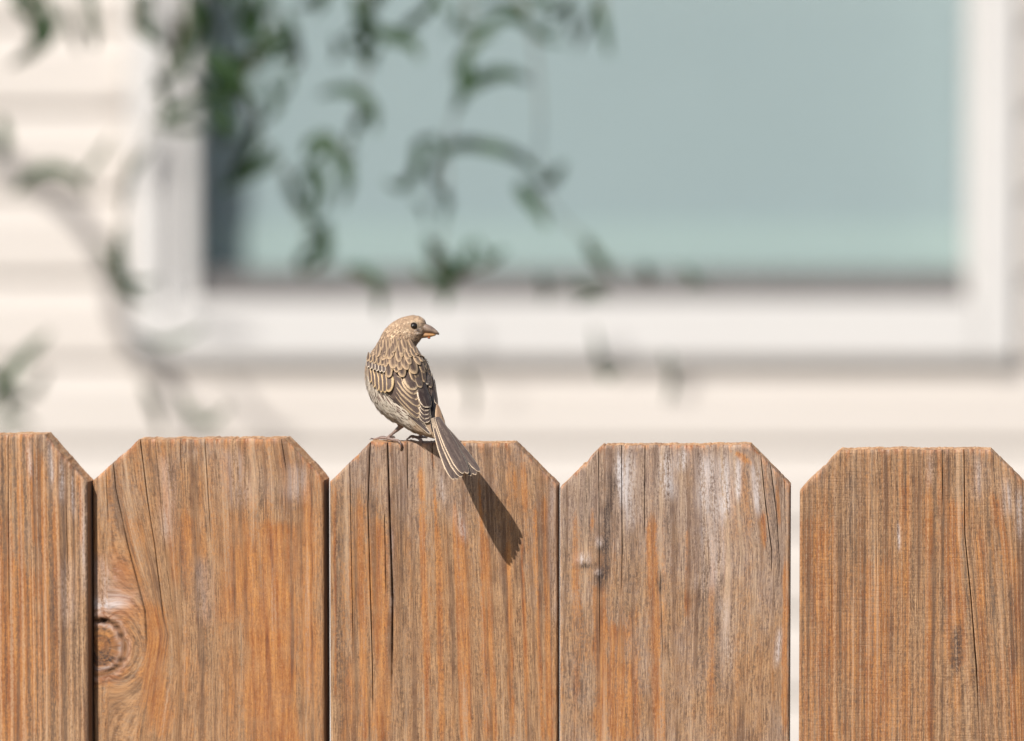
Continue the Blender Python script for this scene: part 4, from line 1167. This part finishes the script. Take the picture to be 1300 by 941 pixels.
# tail
def tail_depth(d0, d1): return lambda s_: d0 + (d1 - d0) * s_
tail_root = Bp(*cx((452, 600)), -15)
V, F = tube([Bp(*cx((436, 575)), -5), Bp(*cx((446, 610)), -11), Bp(*cx((464, 660)), -19)], [0.0035, 0.0036, 0.0018], 12)
tail = mesh_obj('tail', V, F, plain('tail_base', (0.16, 0.11, 0.085), None, 500, 0.8), bird, True)
TF = [((440, 585), (662, 858), 44, -53.0), ((446, 585), (644, 874), 50, -53.6), ((432, 590), (534, 898), 46, -52.8), ((438, 590), (552, 897), 46, -53.4),
      ((452, 585), (618, 880), 50, -54.2), ((443, 590), (572, 886), 48, -54.0), ((458, 590), (604, 868), 50, -54.9), ((450, 592), (580, 868), 44, -55.4)]
for i, (r_, q_, w_, dd) in enumerate(TF):
    tipd = -56.5 + 9.5 * (q_[0] - 534) / 116 - 0.32 * i      # the fan is tilted: its right side lies nearer the fence
    feather(tail, 'tail_feather', r_, q_, w_ * 1.14, 'tail', 0.0, depth=tail_depth(-17.0 - 0.25 * i, tipd), tipround=1.1, root_w=0.45, bend=4 if q_[0] < 590 else -4)
for r_, q_, w_, dd in [((452, 520), (470, 640), 40, -21.5), ((456, 535), (488, 664), 36, -23.0), ((452, 540), (478, 668), 34, -23.2)]:
    feather(tail, 'tail_covert', r_, q_, w_, 'rump', 0.0, depth=tail_depth(-11.5, dd))

# eye, beak
hit = BVH.ray_cast(CAM, ray(*EYE_PX).normalized())[0]
def ball(name, c, r, mat, parent, sx=1, sy=1, sz=1, seg=20):
    bm = bmesh.new(); bmesh.ops.create_uvsphere(bm, u_segments=seg, v_segments=seg // 2 + 2, radius=r)
    for v in bm.verts: v.co = Vector((v.co.x * sx, v.co.y * sy, v.co.z * sz)) + c
    V = [v.co.copy() for v in bm.verts]; F = [tuple(w.index for w in f.verts) for f in bm.faces]; bm.free()
    return mesh_obj(name, V, F, mat, parent, True)
HC = Bp(516, 418, 22)
for sgn in (1, -1):
    c = hit + Vector((0, 0.0010, 0))
    if sgn < 0: c = Vector((c.x, 2 * HC.y - c.y, c.z))
    e_o = ball('eye', c, 0.0023, M_EYE, bird)
    RV, RF = [], []
    for i in range(24):
        an = 2 * math.pi * i / 24
        for j in range(6):
            bn = 2 * math.pi * j / 6
            rr_ = 0.00238 + 0.00042 * math.cos(bn)
            RV.append(c + Vector((rr_ * math.cos(an) * 1.08, -sgn * (0.0004 + 0.00045 * math.sin(bn)), rr_ * math.sin(an))))
    for i in range(24):
        for j in range(6):
            RF.append((i * 6 + j, ((i + 1) % 24) * 6 + j, ((i + 1) % 24) * 6 + (j + 1) % 6, i * 6 + (j + 1) % 6))
    mesh_obj('eyelid', RV, RF, M_EYERING, e_o, True)
def beak(name, stations, mat):
    """stations: px x, px y top, px y bottom, half-depth mm, depth mm"""
    V, F = [], []
    n = 16
    for (x, y0, y1, hd, d) in stations:
        for k in range(n):
            an = 2 * math.pi * k / n
            V.append(Bp(x, (y0 + y1) / 2 - math.sin(an) * (y1 - y0) / 2, d - math.cos(an) * hd))
    for i in range(len(stations) - 1):
        for k in range(n):
            F.append((i * n + k, i * n + (k + 1) % n, (i + 1) * n + (k + 1) % n, (i + 1) * n + k))
    F.append(tuple(range(n))); F.append(tuple((len(stations) - 1) * n + k for k in range(n)))
    return mesh_obj(name, V, F, mat, bird, True)
beak('upper_beak', [(534, 411, 422, 3.4, 21), (538, 410.8, 422.6, 3.9, 20.8), (542, 411.6, 423.2, 3.6, 20.4), (547, 413.6, 423.6, 2.9, 19.8), (551.5, 416.8, 424.4, 2.1, 19.2), (555, 420, 425, 1.3, 18.8), (557.6, 423.3, 425.4, 0.4, 18.5)], M_BEAK_U)
beak('lower_beak', [(532, 421, 429.5, 2.9, 21), (536, 421.6, 429.6, 3.2, 20.8), (540, 422, 429.2, 3.0, 20.4), (545, 422.6, 428.4, 2.3, 19.9), (550, 423.4, 427.2, 1.4, 19.2), (553.5, 424.2, 425.8, 0.5, 18.8)], M_BEAK_L)
ball('seed_crumb', Bp(544.6, 428.9, 18.3), 0.0009, M_CRUMB, bird, 1.1, 1, 0.8, 10)

# legs and feet
def limb(parts, name='leg'):
    V, F = [], []
    for path, rad in parts:
        P = catmull(path, 4)
        rr_ = np.interp(np.linspace(0, len(path) - 1, len(P)), range(len(path)), rad)
        v, f = tube([Bp(*p) for p in P], [x / 1000 for x in rr_], 8)
        o = len(V); V += v; F += [tuple(i + o for i in q) for q in f]
    return mesh_obj(name, V, F, M_LEG, bird, True)
# px, py, depth mm: the fence top is at py 560 (front edge, depth 0) and runs back to depth 16
L1 = limb([([(514, 531, 3), (509.5, 538, 3), (507.5, 542.5, 3.5), (499, 550, 4.5), (491.5, 556.3, 5)], [5.2, 3.4, 1.5, 0.85, 0.95]),
           ([(492, 556.3, 5), (486, 556.0, 6), (480, 556.6, 7.5), (474, 557.6, 9)], [0.95, 0.85, 0.75, 0.5]),
           ([(492, 556.5, 5), (488, 555.2, 9), (484, 555.0, 13), (481, 555.6, 16)], [0.9, 0.8, 0.7, 0.5]),
           ([(492, 556.4, 5), (496, 555.6, 9), (499, 554.6, 13), (501, 555.2, 16.5)], [0.9, 0.8, 0.7, 0.5]),
           ([(492, 556.6, 4.5), (499, 558.4, 2.4), (505, 559.4, 0.2), (508.5, 562.5, -1.3)], [0.95, 0.9, 0.85, 0.7])])
V, F = tube([Bp(508.3, 562, -1.3), Bp(509.4, 565.5, -1.7), Bp(509.4, 569, -1.3), Bp(508.0, 572.4, -0.5)], [0.0007, 0.00062, 0.0005, 0.00012], 7)
mesh_obj('claw', V, F, M_CLAW, L1, True)
V, F = tube([Bp(474.3, 557.5, 9), Bp(471.5, 556.8, 9.6), Bp(469, 558.2, 10)], [0.0005, 0.00042, 0.0001], 7)
mesh_obj('claw', V, F, M_CLAW, L1, True)
L2 = limb([([(538, 536, 0), (539, 543, 3), (538, 548, 5), (533, 554, 5.5), (531, 556, 6)], [4.6, 2.8, 1.3, 0.9, 0.95]),
           ([(531, 556, 6), (526, 554.4, 6), (522, 554.0, 5), (518.6, 556.6, 3.8)], [0.95, 0.9, 0.8, 0.6]),
           ([(531, 556, 6), (529, 554.8, 10), (526, 554.6, 14), (524, 556, 17)], [0.9, 0.8, 0.7, 0.5]),
           ([(531, 556, 6), (535, 555.2, 9), (539, 555, 12), (542, 555.8, 15)], [0.9, 0.8, 0.7, 0.5]),
           ([(531, 556, 6), (533, 557.8, 3), (535, 559, 0.4), (536, 562, -1.2)], [0.95, 0.9, 0.8, 0.6])])
V, F = tube([Bp(518.8, 556.4, 3.8), Bp(516.8, 557.2, 3.4), Bp(515.6, 559.2, 3.0)], [0.00058, 0.00045, 0.0001], 7)
mesh_obj('claw', V, F, M_CLAW, L2, True)
